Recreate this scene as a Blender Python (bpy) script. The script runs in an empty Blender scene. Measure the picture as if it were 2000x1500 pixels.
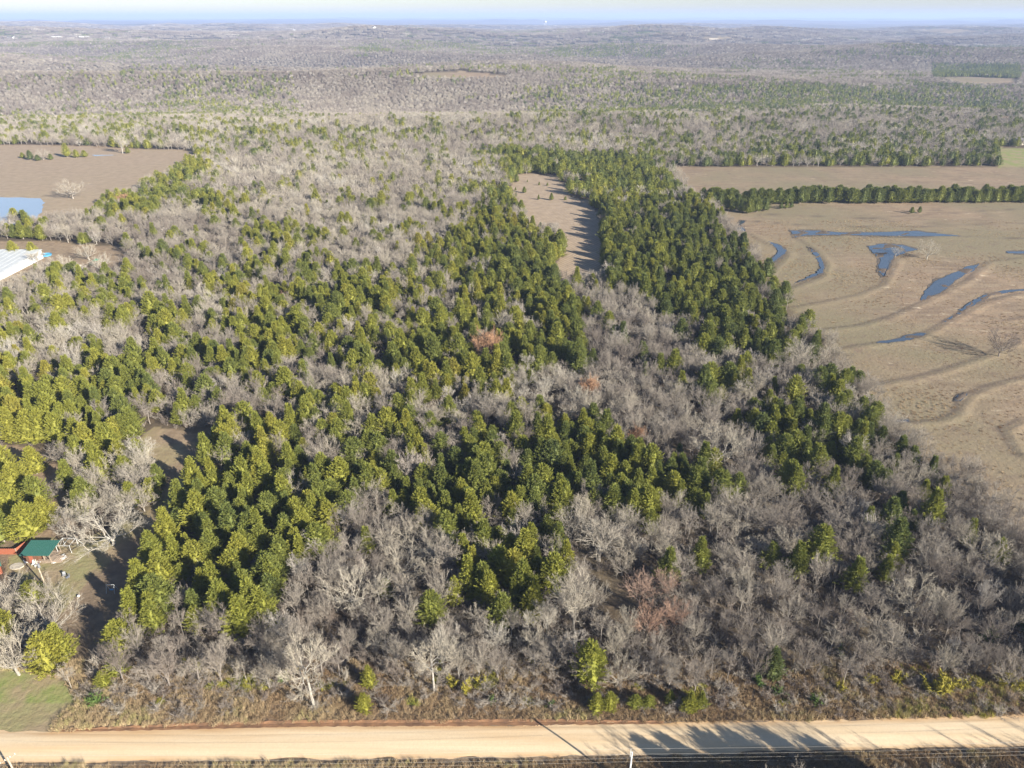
import bpy, math, random
import numpy as np
from mathutils import Vector
R = math.radians
random.seed(7)
rng = np.random.default_rng(11)

# ------------------------------------------------------------------ camera, world, sun
sc = bpy.context.scene
COL = sc.collection
H, TH, F = 110.0, R(27.35), 1388.0          # camera height (m), pitch below the horizon, focal length in photo pixels
cam_d = bpy.data.cameras.new("camera")
cam = bpy.data.objects.new("camera", cam_d); COL.objects.link(cam)
cam.location = (0, 0, H); cam.rotation_euler = (R(90) - TH, 0, 0)
cam_d.sensor_width = 36; cam_d.lens = 36 * F / 2000; cam_d.clip_start = 0.5; cam_d.clip_end = 90000
sc.camera = cam
SUN_EL, SUN_AZ = R(23), math.atan2(0.77, -0.64)   # towards the sun: +X, -Y (azimuth clockwise from +Y)
w = bpy.data.worlds.new("World"); sc.world = w; w.use_nodes = True
nt = w.node_tree
sky = nt.nodes.new("ShaderNodeTexSky"); sky.sky_type = 'NISHITA'; sky.sun_disc = False
sky.sun_elevation = SUN_EL; sky.sun_rotation = SUN_AZ; sky.air_density = 1.0; sky.dust_density = 0.3; sky.ozone_density = 1.5
tm = nt.nodes.new("ShaderNodeMix"); tm.data_type = 'RGBA'; tm.blend_type = 'MULTIPLY'; tm.inputs[0].default_value = 1; tm.inputs[7].default_value = (.94, 1.0, 1.14, 1)
nt.links.new(sky.outputs[0], tm.inputs[6]); nt.links.new(tm.outputs[2], nt.nodes["Background"].inputs[0]); nt.nodes["Background"].inputs[1].default_value = 0.052
sd = bpy.data.lights.new("sun", 'SUN'); sd.energy = 5.0; sd.angle = R(0.5); sd.color = (1.0, 0.94, 0.83)
so = bpy.data.objects.new("sun", sd); COL.objects.link(so)
sdir = Vector((math.sin(SUN_AZ) * math.cos(SUN_EL), math.cos(SUN_AZ) * math.cos(SUN_EL), math.sin(SUN_EL)))
so.rotation_euler = sdir.to_track_quat('Z', 'Y').to_euler()
sc.view_settings.view_transform = 'Standard'; sc.view_settings.look = 'None'
sc.view_settings.exposure = 1.4; sc.view_settings.gamma = 1
cy = sc.cycles
cy.max_bounces = 5; cy.diffuse_bounces = 2; cy.glossy_bounces = 2; cy.transmission_bounces = 2; cy.volume_bounces = 1
cy.transparent_max_bounces = 4; cy.use_denoising = True

# ------------------------------------------------------------------ projection helpers
def g(x, y, z=0.0):
    a = (x - 1000) / F; b = (y - 750) / F
    dy = math.cos(TH) - b * math.sin(TH); dz = -math.sin(TH) - b * math.cos(TH)
    t = (z - H) / dz
    return a * t, dy * t
def proj(X, Y, Z):
    dz = Z - H
    d = Y * math.cos(TH) - dz * math.sin(TH)
    u = -(Y * math.sin(TH) + dz * math.cos(TH))
    d = np.where(d < 1, 1, d)
    return 1000 + F * X / d, 750 + F * u / d, d

def _hash(ix, iy, seed):
    n = (ix * 374761393 + iy * 668265263 + seed * 982451653) & 0x7fffffff
    n = ((n ^ (n >> 13)) * 1274126177) & 0x7fffffff
    n = (n ^ (n >> 16)) & 0x7fffffff
    return (n % 100003) / 100003.0
def vnoise(X, Y, scale, seed=0):
    x = np.asarray(X, float) / scale; y = np.asarray(Y, float) / scale
    ix = np.floor(x).astype(np.int64); iy = np.floor(y).astype(np.int64)
    fx = x - ix; fy = y - iy
    fx = fx * fx * (3 - 2 * fx); fy = fy * fy * (3 - 2 * fy)
    a = _hash(ix, iy, seed); b = _hash(ix + 1, iy, seed); c = _hash(ix, iy + 1, seed); d = _hash(ix + 1, iy + 1, seed)
    return (a * (1 - fx) + b * fx) * (1 - fy) + (c * (1 - fx) + d * fx) * fy
def sstep(a, b, x):
    t = np.clip((x - a) / (b - a), 0, 1); return t * t * (3 - 2 * t)
def gauss(X, Y, cx, cy_, sx, sy, rot=0):
    c, s = math.cos(rot), math.sin(rot)
    u = (X - cx) * c + (Y - cy_) * s; v = -(X - cx) * s + (Y - cy_) * c
    return np.exp(-(u / sx) ** 2 - (v / sy) ** 2)
def hills(X, Y):
    X = np.asarray(X, float); Y = np.asarray(Y, float)
    D = np.hypot(X, Y)
    s = sstep(800, 1450, D)
    z = s * (44 * (vnoise(X, Y * 1.3, 1700, 3) - .55) + 46 * (vnoise(X, Y * 1.5, 820, 5) - .55) + 30 * (vnoise(X, Y * 1.4, 390, 8) - .5))
    rd = vnoise(X + 300 * vnoise(X, Y, 900, 41), Y, 1, 0) if False else vnoise((X + .35 * Y) / 3.2, Y, 430, 42)
    z += s * 40 * ((1 - np.abs(2 * rd - 1)) - .5)
    z += 9 * gauss(X, Y, -10, 830, 330, 70, .1)                     # low crest that closes the near woodland
    z += 14 * gauss(X, Y, -420, 1500, 420, 190, -.15) + 12 * gauss(X, Y, 900, 2300, 700, 260, .2)
    z += -16 * gauss(X, Y, 100, 1150, 900, 160, .05)
    z += 36 * gauss(X, Y, -900, 4300, 2300, 500, .08) + 24 * gauss(X, Y, 1900, 5200, 1500, 600, -.1) + 10 * gauss(X, Y, 700, 4500, 1200, 420)
    far = sstep(3500, 9000, D)
    z += far * (70 * (vnoise(X, Y * 1.8, 5200, 21) - .55) + 34 * (vnoise(X, Y * 2.0, 2100, 22) - .5))
    z += sstep(12000, 26000, D) * (42 * vnoise(X, Y * .5, 5200, 31) + 8)
    return z
def hit(px, py):
    """ground point under a photo pixel, with the hills"""
    a = (px - 1000) / F; b = (py - 750) / F
    dy = math.cos(TH) - b * math.sin(TH); dz = -math.sin(TH) - b * math.cos(TH)
    t = np.concatenate([np.arange(60, 1500, 3.0), np.arange(1500, 40000, 12.0)])
    X = a * t; Y = dy * t; Z = H + dz * t
    k = np.argmax(Z <= hills(X, Y))
    return float(X[k]), float(Y[k]), float(hills(X[k:k + 1], Y[k:k + 1])[0])

def inpoly(px, py, poly):
    px = np.asarray(px); py = np.asarray(py)
    r = np.zeros(px.shape, bool); n = len(poly); j = n - 1
    for i in range(n):
        xi, yi = poly[i]; xj, yj = poly[j]
        if yi != yj:
            c = ((yi > py) != (yj > py)) & (px < (xj - xi) * (py - yi) / (yj - yi) + xi)
            r ^= c
        j = i
    return r
def dline(X, Y, pts):
    """distance to a ground polyline, signed side (+ = right of travel)"""
    best = np.full(X.shape, 1e9); side = np.zeros(X.shape)
    for (x0, y0), (x1, y1) in zip(pts[:-1], pts[1:]):
        vx, vy = x1 - x0, y1 - y0; L = vx * vx + vy * vy
        t = np.clip(((X - x0) * vx + (Y - y0) * vy) / L, 0, 1)
        qx = X - x0 - t * vx; qy = Y - y0 - t * vy
        d = np.hypot(qx, qy); m = d < best
        best[m] = d[m]; side[m] = np.sign(vy * (X - x0) - vx * (Y - y0))[m]
    return best, side

# ------------------------------------------------------------------ what grows where (photo coordinates)
OPEN = {
 'lawn':   [(-400, 1300), (20, 1308), (90, 1318), (128, 1330), (148, 1368), (118, 1400), (90, 1432), (-400, 1440)],
 'yard':   [(-400, 1050), (0, 1045), (100, 1050), (150, 1058), (285, 1000), (318, 960), (300, 905), (240, 880), (300, 835), (345, 838), (425, 855), (425, 915), (378, 965), (345, 1040), (290, 1130), (255, 1205), (215, 1280), (160, 1335), (118, 1330), (128, 1250), (110, 1190), (0, 1160), (-400, 1150)],
 'yard2':  [(-200, 868), (60, 872), (125, 885), (150, 930), (160, 1010), (125, 1050), (0, 1050), (-200, 1050)],
 'upyard': [(-500, 470), (95, 470), (170, 478), (240, 480), (258, 500), (236, 540), (150, 548), (95, 528), (60, 560), (-500, 620)],
 'gravel': [(160, 440), (212, 440), (205, 453), (165, 455)],
 'leftfield': [(-900, 280), (60, 283), (180, 288), (372, 294), (388, 308), (345, 336), (262, 378), (205, 398), (180, 425), (100, 440), (-900, 445)],
 'clearing': [(1008, 341), (1088, 343), (1118, 384), (1150, 392), (1172, 430), (1182, 556), (1068, 556), (1098, 492), (1095, 455), (1034, 458), (1018, 415), (990, 376)],
 'rightfield': [(1310, 326), (1955, 325), (2700, 330), (2700, 1300), (2260, 1240), (2100, 1140), (2010, 1050), (1915, 950), (1815, 905), (1700, 775), (1605, 668), (1525, 585), (1468, 495), (1395, 412), (1345, 375)],
 'glade':  [(1150, 1120), (1215, 1125), (1255, 1165), (1290, 1240), (1200, 1245), (1160, 1190)],
 'fieldA': [(1822, 151), (1895, 150), (1990, 154), (1985, 168), (1880, 168)],
 'fieldB': [(1942, 288), (2400, 284), (2400, 328), (1950, 327)],
 'fieldC': [(790, 146), (900, 139), (1000, 148), (985, 155), (860, 156)],
 'fieldD': [(1370, 72), (1430, 70), (1436, 78), (1380, 81)],
 'fieldE': [(1770, 58), (1850, 55), (1925, 60), (1850, 67)],
 'fieldF': [(330, 77), (430, 75), (430, 81), (340, 82)],
 'verge':  [(-900, 1378), (140, 1372), (600, 1362), (1000, 1350), (1400, 1352), (2000, 1345), (2900, 1320), (2900, 4000), (-900, 4000)],
}
# canopy patches: polygon, share of cedars, how tall relative to normal
CED = [
 ([(560, 690), (1100, 700), (1120, 900), (800, 960), (400, 960), (420, 860)], .50),
 ([(400, 480), (560, 420), (660, 470), (640, 560), (500, 560)], .45),
 ([(-300, 620), (90, 560), (255, 492), (420, 470), (520, 428), (640, 470), (655, 560), (640, 680), (560, 740), (430, 790), (330, 820), (250, 860), (-300, 890)], .52),
 ([(-300, 700), (170, 655), (300, 690), (322, 780), (300, 850), (230, 900), (-300, 905)], .95),
 ([(0, 555), (90, 525), (240, 470), (300, 480), (180, 560), (60, 600)], .35),
 ([(300, 470), (390, 330), (640, 300), (900, 300), (930, 330), (860, 430), (660, 470), (500, 430)], .16),
 ([(180, 400), (300, 350), (378, 308), (405, 325), (330, 390), (265, 425), (190, 425)], .8),
 ([(380, 378), (470, 378), (472, 420), (400, 422)], .9),
 ([(-300, 430), (60, 428), (135, 455), (60, 490), (-300, 500)], .6),
 ([(370, 925), (560, 890), (650, 905), (662, 1020), (548, 1100), (545, 1225), (480, 1232), (300, 1225), (215, 1215), (250, 1130), (330, 985)], .97),
 ([(795, 965), (890, 868), (960, 880), (1080, 960), (1122, 1075), (1068, 1110), (1085, 1165), (960, 1180), (885, 1175), (875, 1060), (805, 1010)], .93),
 ([(1035, 800), (1120, 755), (1200, 850), (1290, 880), (1400, 895), (1402, 1000), (1310, 1030), (1240, 1010), (1165, 975), (1090, 960), (1040, 900)], .95),
 ([(560, 580), (620, 520), (800, 520), (905, 440), (985, 350), (1010, 400), (1030, 460), (1098, 455), (1090, 530), (1150, 600), (1175, 720), (1090, 735), (1000, 690), (900, 690), (860, 770), (760, 700), (600, 670)], .78),
 ([(940, 285), (1290, 300), (1330, 370), (1460, 495), (1590, 650), (1610, 690), (1400, 690), (1290, 610), (1200, 565), (1150, 520), (1150, 400), (1085, 342), (1000, 338)], .95),
 ([(1455, 800), (1600, 780), (1650, 900), (1540, 935), (1475, 890)], .9),
 ([(1620, 705), (1700, 780), (1800, 915), (1640, 860)], .55),
 ([(1260, 700), (1400, 690), (1460, 730), (1360, 780)], .5),
 ([(1130, 560), (1250, 560), (1300, 640), (1400, 680), (1400, 700), (1250, 700), (1220, 800), (1180, 760), (1130, 640)], .05),
 ([(500, 880), (640, 890), (640, 940), (500, 930)], .7),
 ([(440, 560), (560, 545), (640, 660), (560, 690), (470, 680)], .75),
 ([(560, 690), (640, 700), (640, 770), (560, 770)], .5),
 ([(1290, 300), (1945, 298), (1945, 330), (1310, 330)], .62),
 ([(1000, 262), (1950, 232), (1950, 300), (1290, 300)], .38),
 ([(1822, 125), (1992, 124), (1992, 152), (1822, 152)], 1.0),
 ([(700, 60), (1300, 60), (1300, 110), (700, 110)], .3),
]
def open_mask(px, py, names=None):
    m = np.zeros(np.shape(px), bool)
    for k, p in OPEN.items():
        if names is None or k in names: m |= inpoly(px, py, p)
    return m

# water and terraces of the right-hand pasture
WATER = [
 [(1446, 431), (1456, 432), (1448, 440), (1457, 452), (1440, 451), (1440, 444)],
 [(1498, 471), (1522, 479), (1537, 491), (1524, 503), (1508, 515), (1494, 521), (1512, 501), (1520, 491), (1511, 481)],
 [(1544, 451), (1600, 451), (1640, 455), (1700, 455), (1790, 452), (1835, 457), (1875, 461), (1790, 462), (1700, 460), (1625, 459), (1575, 460), (1552, 464)],
 [(1580, 483), (1594, 492), (1605, 507), (1610, 521), (1604, 534), (1588, 542), (1565, 549), (1550, 554), (1572, 543), (1592, 535), (1601, 524), (1597, 508), (1586, 494)],
 [(1695, 482), (1722, 477), (1760, 479), (1792, 488), (1770, 493), (1748, 501), (1737, 516), (1729, 538), (1724, 541), (1715, 526), (1718, 506), (1704, 492)],
 [(1912, 516), (1902, 527), (1872, 544), (1848, 566), (1815, 583), (1798, 588), (1810, 566), (1828, 548), (1862, 534), (1890, 521)],
 [(2060, 564), (1990, 569), (1942, 576), (1918, 588), (1878, 609), (1874, 606), (1900, 588), (1922, 578), (1960, 568), (2060, 560)],
 [(1840, 627), (1872, 611), (1876, 613), (1846, 630)],
 [(1712, 669), (1760, 660), (1790, 651), (1812, 652), (1798, 661), (1760, 668), (1716, 672)],
 [(1864, 783), (1872, 771), (1888, 768), (1888, 773), (1876, 784)],
 [(1966, 491), (2060, 493), (2060, 498), (1968, 495)],
 [(1745, 822), (1772, 819), (1775, 824), (1748, 826)],
]
POND = [(-60, 386), (0, 385), (80, 387), (86, 396), (84, 412), (70, 426), (50, 440), (-60, 444)]
POND2 = [(168, 293), (182, 291), (215, 291), (248, 296), (258, 300), (225, 303), (185, 305), (172, 300)]
BERMS = [[(1456, 452), (1500, 476), (1542, 494), (1524, 514), (1494, 545)],
 [(1560, 466), (1592, 486), (1616, 516), (1606, 541), (1562, 558), (1522, 572)],
 [(1800, 498), (1752, 506), (1740, 532), (1724, 557), (1672, 578), (1602, 592), (1548, 602)],
 [(2000, 505), (1930, 512), (1892, 547), (1802, 592), (1742, 618), (1682, 636), (1602, 646)],
 [(2100, 565), (2000, 574), (1922, 590), (1882, 613), (1842, 634), (1792, 660), (1702, 673), (1612, 686)],
 [(1990, 665), (1918, 698), (1862, 718), (1792, 738), (1672, 758)],
 [(2100, 725), (2000, 738), (1932, 755), (1890, 773), (1878, 788), (1868, 808), (1832, 822), (1745, 828)],
 [(1380, 404), (1490, 419), (1700, 427), (2100, 402)], [(1470, 432), (1560, 440), (1750, 445), (2100, 434)],
 [(2100, 612), (2000, 620), (1965, 627), (1900, 616)], [(2100, 900), (1990, 890), (1960, 840), (2000, 820)],
 [(1610, 459), (1700, 463), (1800, 466), (1900, 464), (2100, 470)]]
BERMS_G = [[g(*p) for p in b] for b in BERMS]

# ------------------------------------------------------------------ materials
def new_mat(name):
    m = bpy.data.materials.new(name); m.use_nodes = True
    b = m.node_tree.nodes["Principled BSDF"]; b.inputs['Specular IOR Level'].default_value = 0.25
    return m, m.node_tree, b
def N(t, kind, **kw):
    n = t.nodes.new(kind)
    for k, v in kw.items(): setattr(n, k, v)
    return n
def mixc(t, fac, a, b, mode='MIX'):
    n = t.nodes.new("ShaderNodeMix"); n.data_type = 'RGBA'; n.blend_type = mode
    for s, v in ((0, fac), (6, a), (7, b)):
        if hasattr(v, 'type') and hasattr(v, 'is_output'): t.links.new(v, n.inputs[s])
        else: n.inputs[s].default_value = v if s == 0 else (tuple(v) + (1,) if len(v) == 3 else v)
    return n.outputs[2]
def noise(t, vec, scale, detail=4, rough=.55, lo=.35, hi=.65):
    n = N(t, "ShaderNodeTexNoise"); n.inputs['Scale'].default_value = scale
    n.inputs['Detail'].default_value = detail; n.inputs['Roughness'].default_value = rough
    t.links.new(vec, n.inputs['Vector'])
    r = N(t, "ShaderNodeMapRange"); r.inputs[1].default_value = lo; r.inputs[2].default_value = hi
    t.links.new(n.outputs[0], r.inputs[0]); return r.outputs[0]
def mapping(t, vec, scale=(1, 1, 1), rot=(0, 0, 0)):
    m = N(t, "ShaderNodeMapping"); m.inputs['Scale'].default_value = scale; m.inputs['Rotation'].default_value = rot
    t.links.new(vec, m.inputs['Vector']); return m.outputs[0]
def bump(t, b, h, strength=.5, dist=.2):
    n = N(t, "ShaderNodeBump"); n.inputs['Strength'].default_value = strength; n.inputs['Distance'].default_value = dist
    t.links.new(h, n.inputs['Height']); t.links.new(n.outputs[0], b.inputs['Normal'])
def ramp(t, fac, stops, interp='LINEAR'):
    r = N(t, "ShaderNodeValToRGB"); cr = r.color_ramp; cr.interpolation = interp
    while len(cr.elements) < len(stops): cr.elements.new(.5)
    for e, (p, c) in zip(cr.elements, stops): e.position = p; e.color = tuple(c) + (1,)
    t.links.new(fac, r.inputs[0]); return r.outputs[0]

def simple(name, col, rough=.7, col2=None, scale=6.0, metal=0):
    m, t, b = new_mat(name)
    tc = N(t, "ShaderNodeTexCoord").outputs['Object']
    col2 = col2 or tuple(c * .72 for c in col)
    t.links.new(mixc(t, noise(t, tc, scale), col, col2), b.inputs['Base Color'])
    b.inputs['Roughness'].default_value = rough; b.inputs['Metallic'].default_value = metal
    return m

def ground_mat():
    m, t, b = new_mat("ground")
    geo = N(t, "ShaderNodeNewGeometry").outputs['Position']
    c1 = N(t, "ShaderNodeAttribute", attribute_name="cover1"); c2 = N(t, "ShaderNodeAttribute", attribute_name="cover2")
    s1 = N(t, "ShaderNodeSeparateColor"); t.links.new(c1.outputs['Color'], s1.inputs[0])
    s2 = N(t, "ShaderNodeSeparateColor"); t.links.new(c2.outputs['Color'], s2.inputs[0])
    n1 = noise(t, geo, .35, 6); n2 = noise(t, geo, .045, 5); n3 = noise(t, geo, 2.2, 4); n4 = noise(t, geo, .012, 4, lo=.4, hi=.6)
    litter = mixc(t, n1, (.115, .083, .056), (.052, .042, .030))
    litter = mixc(t, n2, litter, (.14, .11, .072))
    st = noise(t, mapping(t, geo, (.05, .3, 1), (0, 0, .5)), 1.0, 5, lo=.42, hi=.62)
    dry = mixc(t, n2, (.285, .205, .133), (.19, .138, .094))
    dry = mixc(t, st, dry, (.27, .205, .135))
    pale = noise(t, mapping(t, geo, (.12, .3, 1)), 1.0, 6, lo=.63, hi=.72)
    dry = mixc(t, pale, dry, (.47, .38, .27))
    dry = mixc(t, n4, dry, mixc(t, n3, (.185, .16, .095), (.235, .19, .12)))
    dry = mixc(t, noise(t, geo, .16, 8, .75, .52, .70), dry, (.17, .125, .09))
    tuft = noise(t, geo, .9, 8, .7, .55, .70)
    dry = mixc(t, tuft, dry, (.17, .125, .085))
    lawn = mixc(t, n1, (.17, .215, .06), (.25, .23, .10))
    lawn = mixc(t, noise(t, geo, .12, 4, lo=.45, hi=.6), lawn, (.27, .215, .125))
    soil = mixc(t, n1, (.34, .25, .165), (.23, .165, .11))
    stub = mixc(t, noise(t, geo, .2, 5), (.40, .31, .215), (.31, .24, .165))
    wv = N(t, "ShaderNodeTexWave"); wv.inputs['Scale'].default_value = .10; wv.inputs['Distortion'].default_value = 9.0; wv.inputs['Detail'].default_value = 2; wv.inputs['Detail Scale'].default_value = .16
    t.links.new(mapping(t, geo, (2.2, 1.3, 1), (0, 0, .9)), wv.inputs['Vector'])
    stub = mixc(t, wv.outputs[1], stub, mixc(t, .5, stub, (.20, .14, .10)))
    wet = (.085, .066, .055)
    farw = mixc(t, noise(t, mapping(t, geo, (.0022, .004, 1)), 1, 6, .7, .38, .62), (.145, .125, .103), (.085, .08, .064))
    farw = mixc(t, noise(t, mapping(t, geo, (.0005, .0011, 1)), 1, 4, .6, .60, .64), farw, (.30, .235, .15))
    c = mixc(t, s1.outputs[0], litter, dry)
    c = mixc(t, s1.outputs[1], c, lawn); c = mixc(t, s1.outputs[2], c, soil)
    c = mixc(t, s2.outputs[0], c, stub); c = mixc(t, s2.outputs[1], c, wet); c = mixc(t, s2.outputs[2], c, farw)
    t.links.new(c, b.inputs['Base Color']); b.inputs['Roughness'].default_value = .95; b.inputs['Specular IOR Level'].default_value = 0.1
    hh = noise(t, geo, .8, 8, .65, .2, .8)
    bump(t, b, hh, .6, .28)
    return m

def attr_tint(t):
    a = N(t, "ShaderNodeAttribute", attribute_name="tint"); a.attribute_type = 'INSTANCER'
    return a.outputs['Fac']

def foliage_mat():
    m, t, b = new_mat("cedar_foliage")
    tc = N(t, "ShaderNodeTexCoord").outputs['Object']
    base = ramp(t, attr_tint(t), [(0, (.085, .125, .068)), (.35, (.175, .212, .055)), (.7, (.315, .325, .055)), (.9, (.40, .375, .062)), (1, (.28, .20, .05))])
    c = mixc(t, noise(t, tc, 1.6, 3, lo=.3, hi=.7), base, mixc(t, .55, base, (.13, .115, .02)))
    c = mixc(t, noise(t, tc, .7, 2, lo=.5, hi=.75), c, mixc(t, .5, base, (.03, .055, .035)))
    t.links.new(c, b.inputs['Base Color']); b.inputs['Roughness'].default_value = .65
    tr = N(t, "ShaderNodeBsdfTranslucent"); t.links.new(c, tr.inputs[0])
    mx = N(t, "ShaderNodeMixShader"); mx.inputs[0].default_value = .30
    t.links.new(b.outputs[0], mx.inputs[1]); t.links.new(tr.outputs[0], mx.inputs[2])
    t.links.new(mx.outputs[0], t.nodes["Material Output"].inputs[0])
    return m
BARE_STOPS = [(0, (.165, .128, .105)), (.25, (.25, .212, .175)), (.5, (.35, .31, .255)), (.7, (.45, .40, .31)), (.85, (.50, .47, .41)), (.93, (.36, .20, .125)), (1, (.43, .245, .135))]
def bark_mat():
    m, t, b = new_mat("bark")
    tc = N(t, "ShaderNodeTexCoord").outputs['Object']
    base = ramp(t, attr_tint(t), [(0, (.17, .14, .12)), (.5, (.33, .29, .25)), (.7, (.41, .38, .325)), (.86, (.47, .44, .39)), (.92, (.30, .24, .19)), (1, (.26, .21, .17))])
    c = mixc(t, noise(t, mapping(t, tc, (3, 3, 1)), 2, 5), base, mixc(t, .6, base, (.12, .10, .08)))
    t.links.new(c, b.inputs['Base Color']); b.inputs['Roughness'].default_value = .9
    return m
def twig_mat(name="twigs"):
    m, t, b = new_mat(name)
    tc = N(t, "ShaderNodeTexCoord").outputs['Object']
    base = ramp(t, attr_tint(t), BARE_STOPS)
    c = mixc(t, noise(t, tc, 1.2, 3), base, mixc(t, .45, base, (.14, .11, .09)))
    t.links.new(c, b.inputs['Base Color']); b.inputs['Roughness'].default_value = .85
    return m
def weed_mat():
    m, t, b = new_mat("dry_weeds")
    base = ramp(t, attr_tint(t), [(0, (.20, .125, .07)), (.3, (.30, .21, .12)), (.6, (.42, .32, .185)), (.8, (.30, .28, .10)), (.9, (.42, .38, .06)), (1, (.10, .14, .025))])
    t.links.new(base, b.inputs['Base Color']); b.inputs['Roughness'].default_value = .9
    return m
def water_mat(col=(.12, .14, .165), ro=.06):
    m, t, b = new_mat("water")
    geo = N(t, "ShaderNodeNewGeometry").outputs['Position']
    b.inputs['Base Color'].default_value = col + (1,); b.inputs['Roughness'].default_value = ro
    b.inputs['Specular IOR Level'].default_value = 1.0; b.inputs['IOR'].default_value = 1.6
    bump(t, b, noise(t, geo, 1.5, 3), .08, .05)
    return m
def road_mat():
    m, t, b = new_mat("dirt_road")
    geo = N(t, "ShaderNodeNewGeometry").outputs['Position']
    v = N(t, "ShaderNodeAttribute", attribute_name="across").outputs['Fac']
    lng = noise(t, mapping(t, geo, (.03, .62, 1)), 1, 4, .45, .32, .72)
    fin = noise(t, geo, 3.0, 6, .7)
    c = mixc(t, lng, (.66, .525, .345), (.58, .44, .27))
    c = mixc(t, noise(t, mapping(t, geo, (.02, .25, 1)), 1, 4, .5, .5, .72), c, (.58, .39, .205))
    c = mixc(t, fin, c, mixc(t, .25, c, (.40, .29, .19)))
    edge = ramp(t, v, [(0, (1, 1, 1)), (.10, (.75, .75, .75)), (.22, (0, 0, 0)), (.80, (0, 0, 0)), (.93, (.6, .6, .6)), (1, (1, 1, 1))])
    ens = noise(t, mapping(t, geo, (.09, .6, 1)), 1, 5, .6, .25, .7)
    mm = N(t, "ShaderNodeMath", operation='MULTIPLY'); t.links.new(edge, mm.inputs[0]); t.links.new(ens, mm.inputs[1])
    c = mixc(t, mm.outputs[0], c, (.42, .245, .11))
    t.links.new(c, b.inputs['Base Color']); b.inputs['Roughness'].default_value = .95
    bump(t, b, lng, .35, .12)
    return m
M = dict(mud=simple('mud', (.13, .105, .08), .8, (.085, .07, .055), .4), channel=water_mat((.05, .062, .075), .14), ground=ground_mat(), leaf=foliage_mat(), bark=bark_mat(), twig=twig_mat(), weed=weed_mat(), water=water_mat((.24, .275, .31), .1), road=road_mat(),
         white=simple("white_paint", (.68, .68, .66), .5, (.56, .56, .53)), red=simple("red_stained_wood", (.36, .12, .065), .8, (.28, .09, .05)),
         green=simple("green_metal_roof", (.045, .14, .11), .5, (.035, .115, .09)), wood=simple("weathered_wood", (.40, .31, .23), .9),
         brown=simple("brown_boards", (.17, .085, .05), .85), pole=simple("pole_wood", (.50, .41, .31), .9), wire=simple("wire", (.55, .5, .42), .5, metal=.0),
         metal=simple("grey_metal", (.42, .43, .45), .4, metal=.5), whiteroof=simple("white_metal_roof", (.50, .51, .50), .5, (.44, .45, .44), .4),
         blue=simple("blue_plastic", (.09, .33, .55), .5), slide=simple("green_plastic", (.03, .22, .12), .5), glass=simple("dark_glass", (.03, .035, .045), .1),
         black=simple("rubber", (.03, .03, .03), .8), carblue=simple("blue_car_paint", (.10, .16, .28), .3), stone=simple("pale_stone", (.50, .45, .36), .9, (.33, .29, .23), 1.5),
         tan=simple("tan_siding", (.48, .42, .33), .8), grey=simple("grey_shingles", (.17, .16, .155), .9), ditch=simple("red_clay", (.27, .145, .075), .95, (.15, .085, .05), .5),
         gravel=simple("pale_gravel", (.62, .55, .40), .95, (.5, .43, .32), .5), orange=simple("orange_plastic", (.6, .2, .08), .5))

# ------------------------------------------------------------------ object helpers
class MB:
    def __init__(s): s.v = []; s.f = []
    def add(s, vs, fs):
        o = len(s.v); s.v += [tuple(p) for p in vs]; s.f += [tuple(i + o for i in q) for q in fs]; return s
    def box(s, x0, x1, y0, y1, z0, z1):
        return s.add([(x0, y0, z0), (x1, y0, z0), (x1, y1, z0), (x0, y1, z0), (x0, y0, z1), (x1, y0, z1), (x1, y1, z1), (x0, y1, z1)],
                     [(0, 3, 2, 1), (4, 5, 6, 7), (0, 1, 5, 4), (1, 2, 6, 5), (2, 3, 7, 6), (3, 0, 4, 7)])
    def tube(s, a, b, r0, r1=None, n=6):
        r1 = r0 if r1 is None else r1
        a = Vector(a); b = Vector(b); d = (b - a).normalized()
        u = d.orthogonal().normalized(); w_ = d.cross(u)
        vs = []
        for c, r in ((a, r0), (b, r1)):
            for k in range(n):
                t = 2 * math.pi * k / n; vs.append(c + u * (r * math.cos(t)) + w_ * (r * math.sin(t)))
        fs = [(k, (k + 1) % n, n + (k + 1) % n, n + k) for k in range(n)] + [tuple(range(n))[::-1], tuple(range(n, 2 * n))]
        return s.add(vs, fs)
    def path(s, pts, r, n=4):
        for a, b in zip(pts[:-1], pts[1:]): s.tube(a, b, r, r, n)
        return s
    def mesh(s, name, mat):
        me = bpy.data.meshes.new(name); me.from_pydata(s.v, [], s.f)
        for m in (mat if isinstance(mat, (list, tuple)) else [mat]): me.materials.append(m)
        return me
    def build(s, name, mat, parent=None, tint=None):
        return put(name, s.mesh(name, mat), parent, tint)
def put(name, me, parent=None, tint=None):
    o = bpy.data.objects.new(name, me); COL.objects.link(o)
    if parent: o.parent = parent
    if tint is not None: o["tint"] = float(tint)
    return o
def empty(name, loc, rz=0.0, scale=1.0):
    o = bpy.data.objects.new(name, None); COL.objects.link(o); o.location = loc; o.rotation_euler = (0, 0, rz)
    o.scale = (scale,) * 3 if not hasattr(scale, '__len__') else scale
    o.empty_display_size = .5
    return o
def tag(o, label=None, cat=None, group=None, kind=None):
    if label: o["label"] = label
    if cat: o["category"] = cat
    if group: o["group"] = group
    if kind: o["kind"] = kind
    return o
def npmesh(name, V, Fq, mat):
    me = bpy.data.meshes.new(name)
    me.from_pydata(V.tolist() if hasattr(V, 'tolist') else V, [], Fq.tolist() if hasattr(Fq, 'tolist') else Fq)
    me.materials.append(mat); return me

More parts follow.
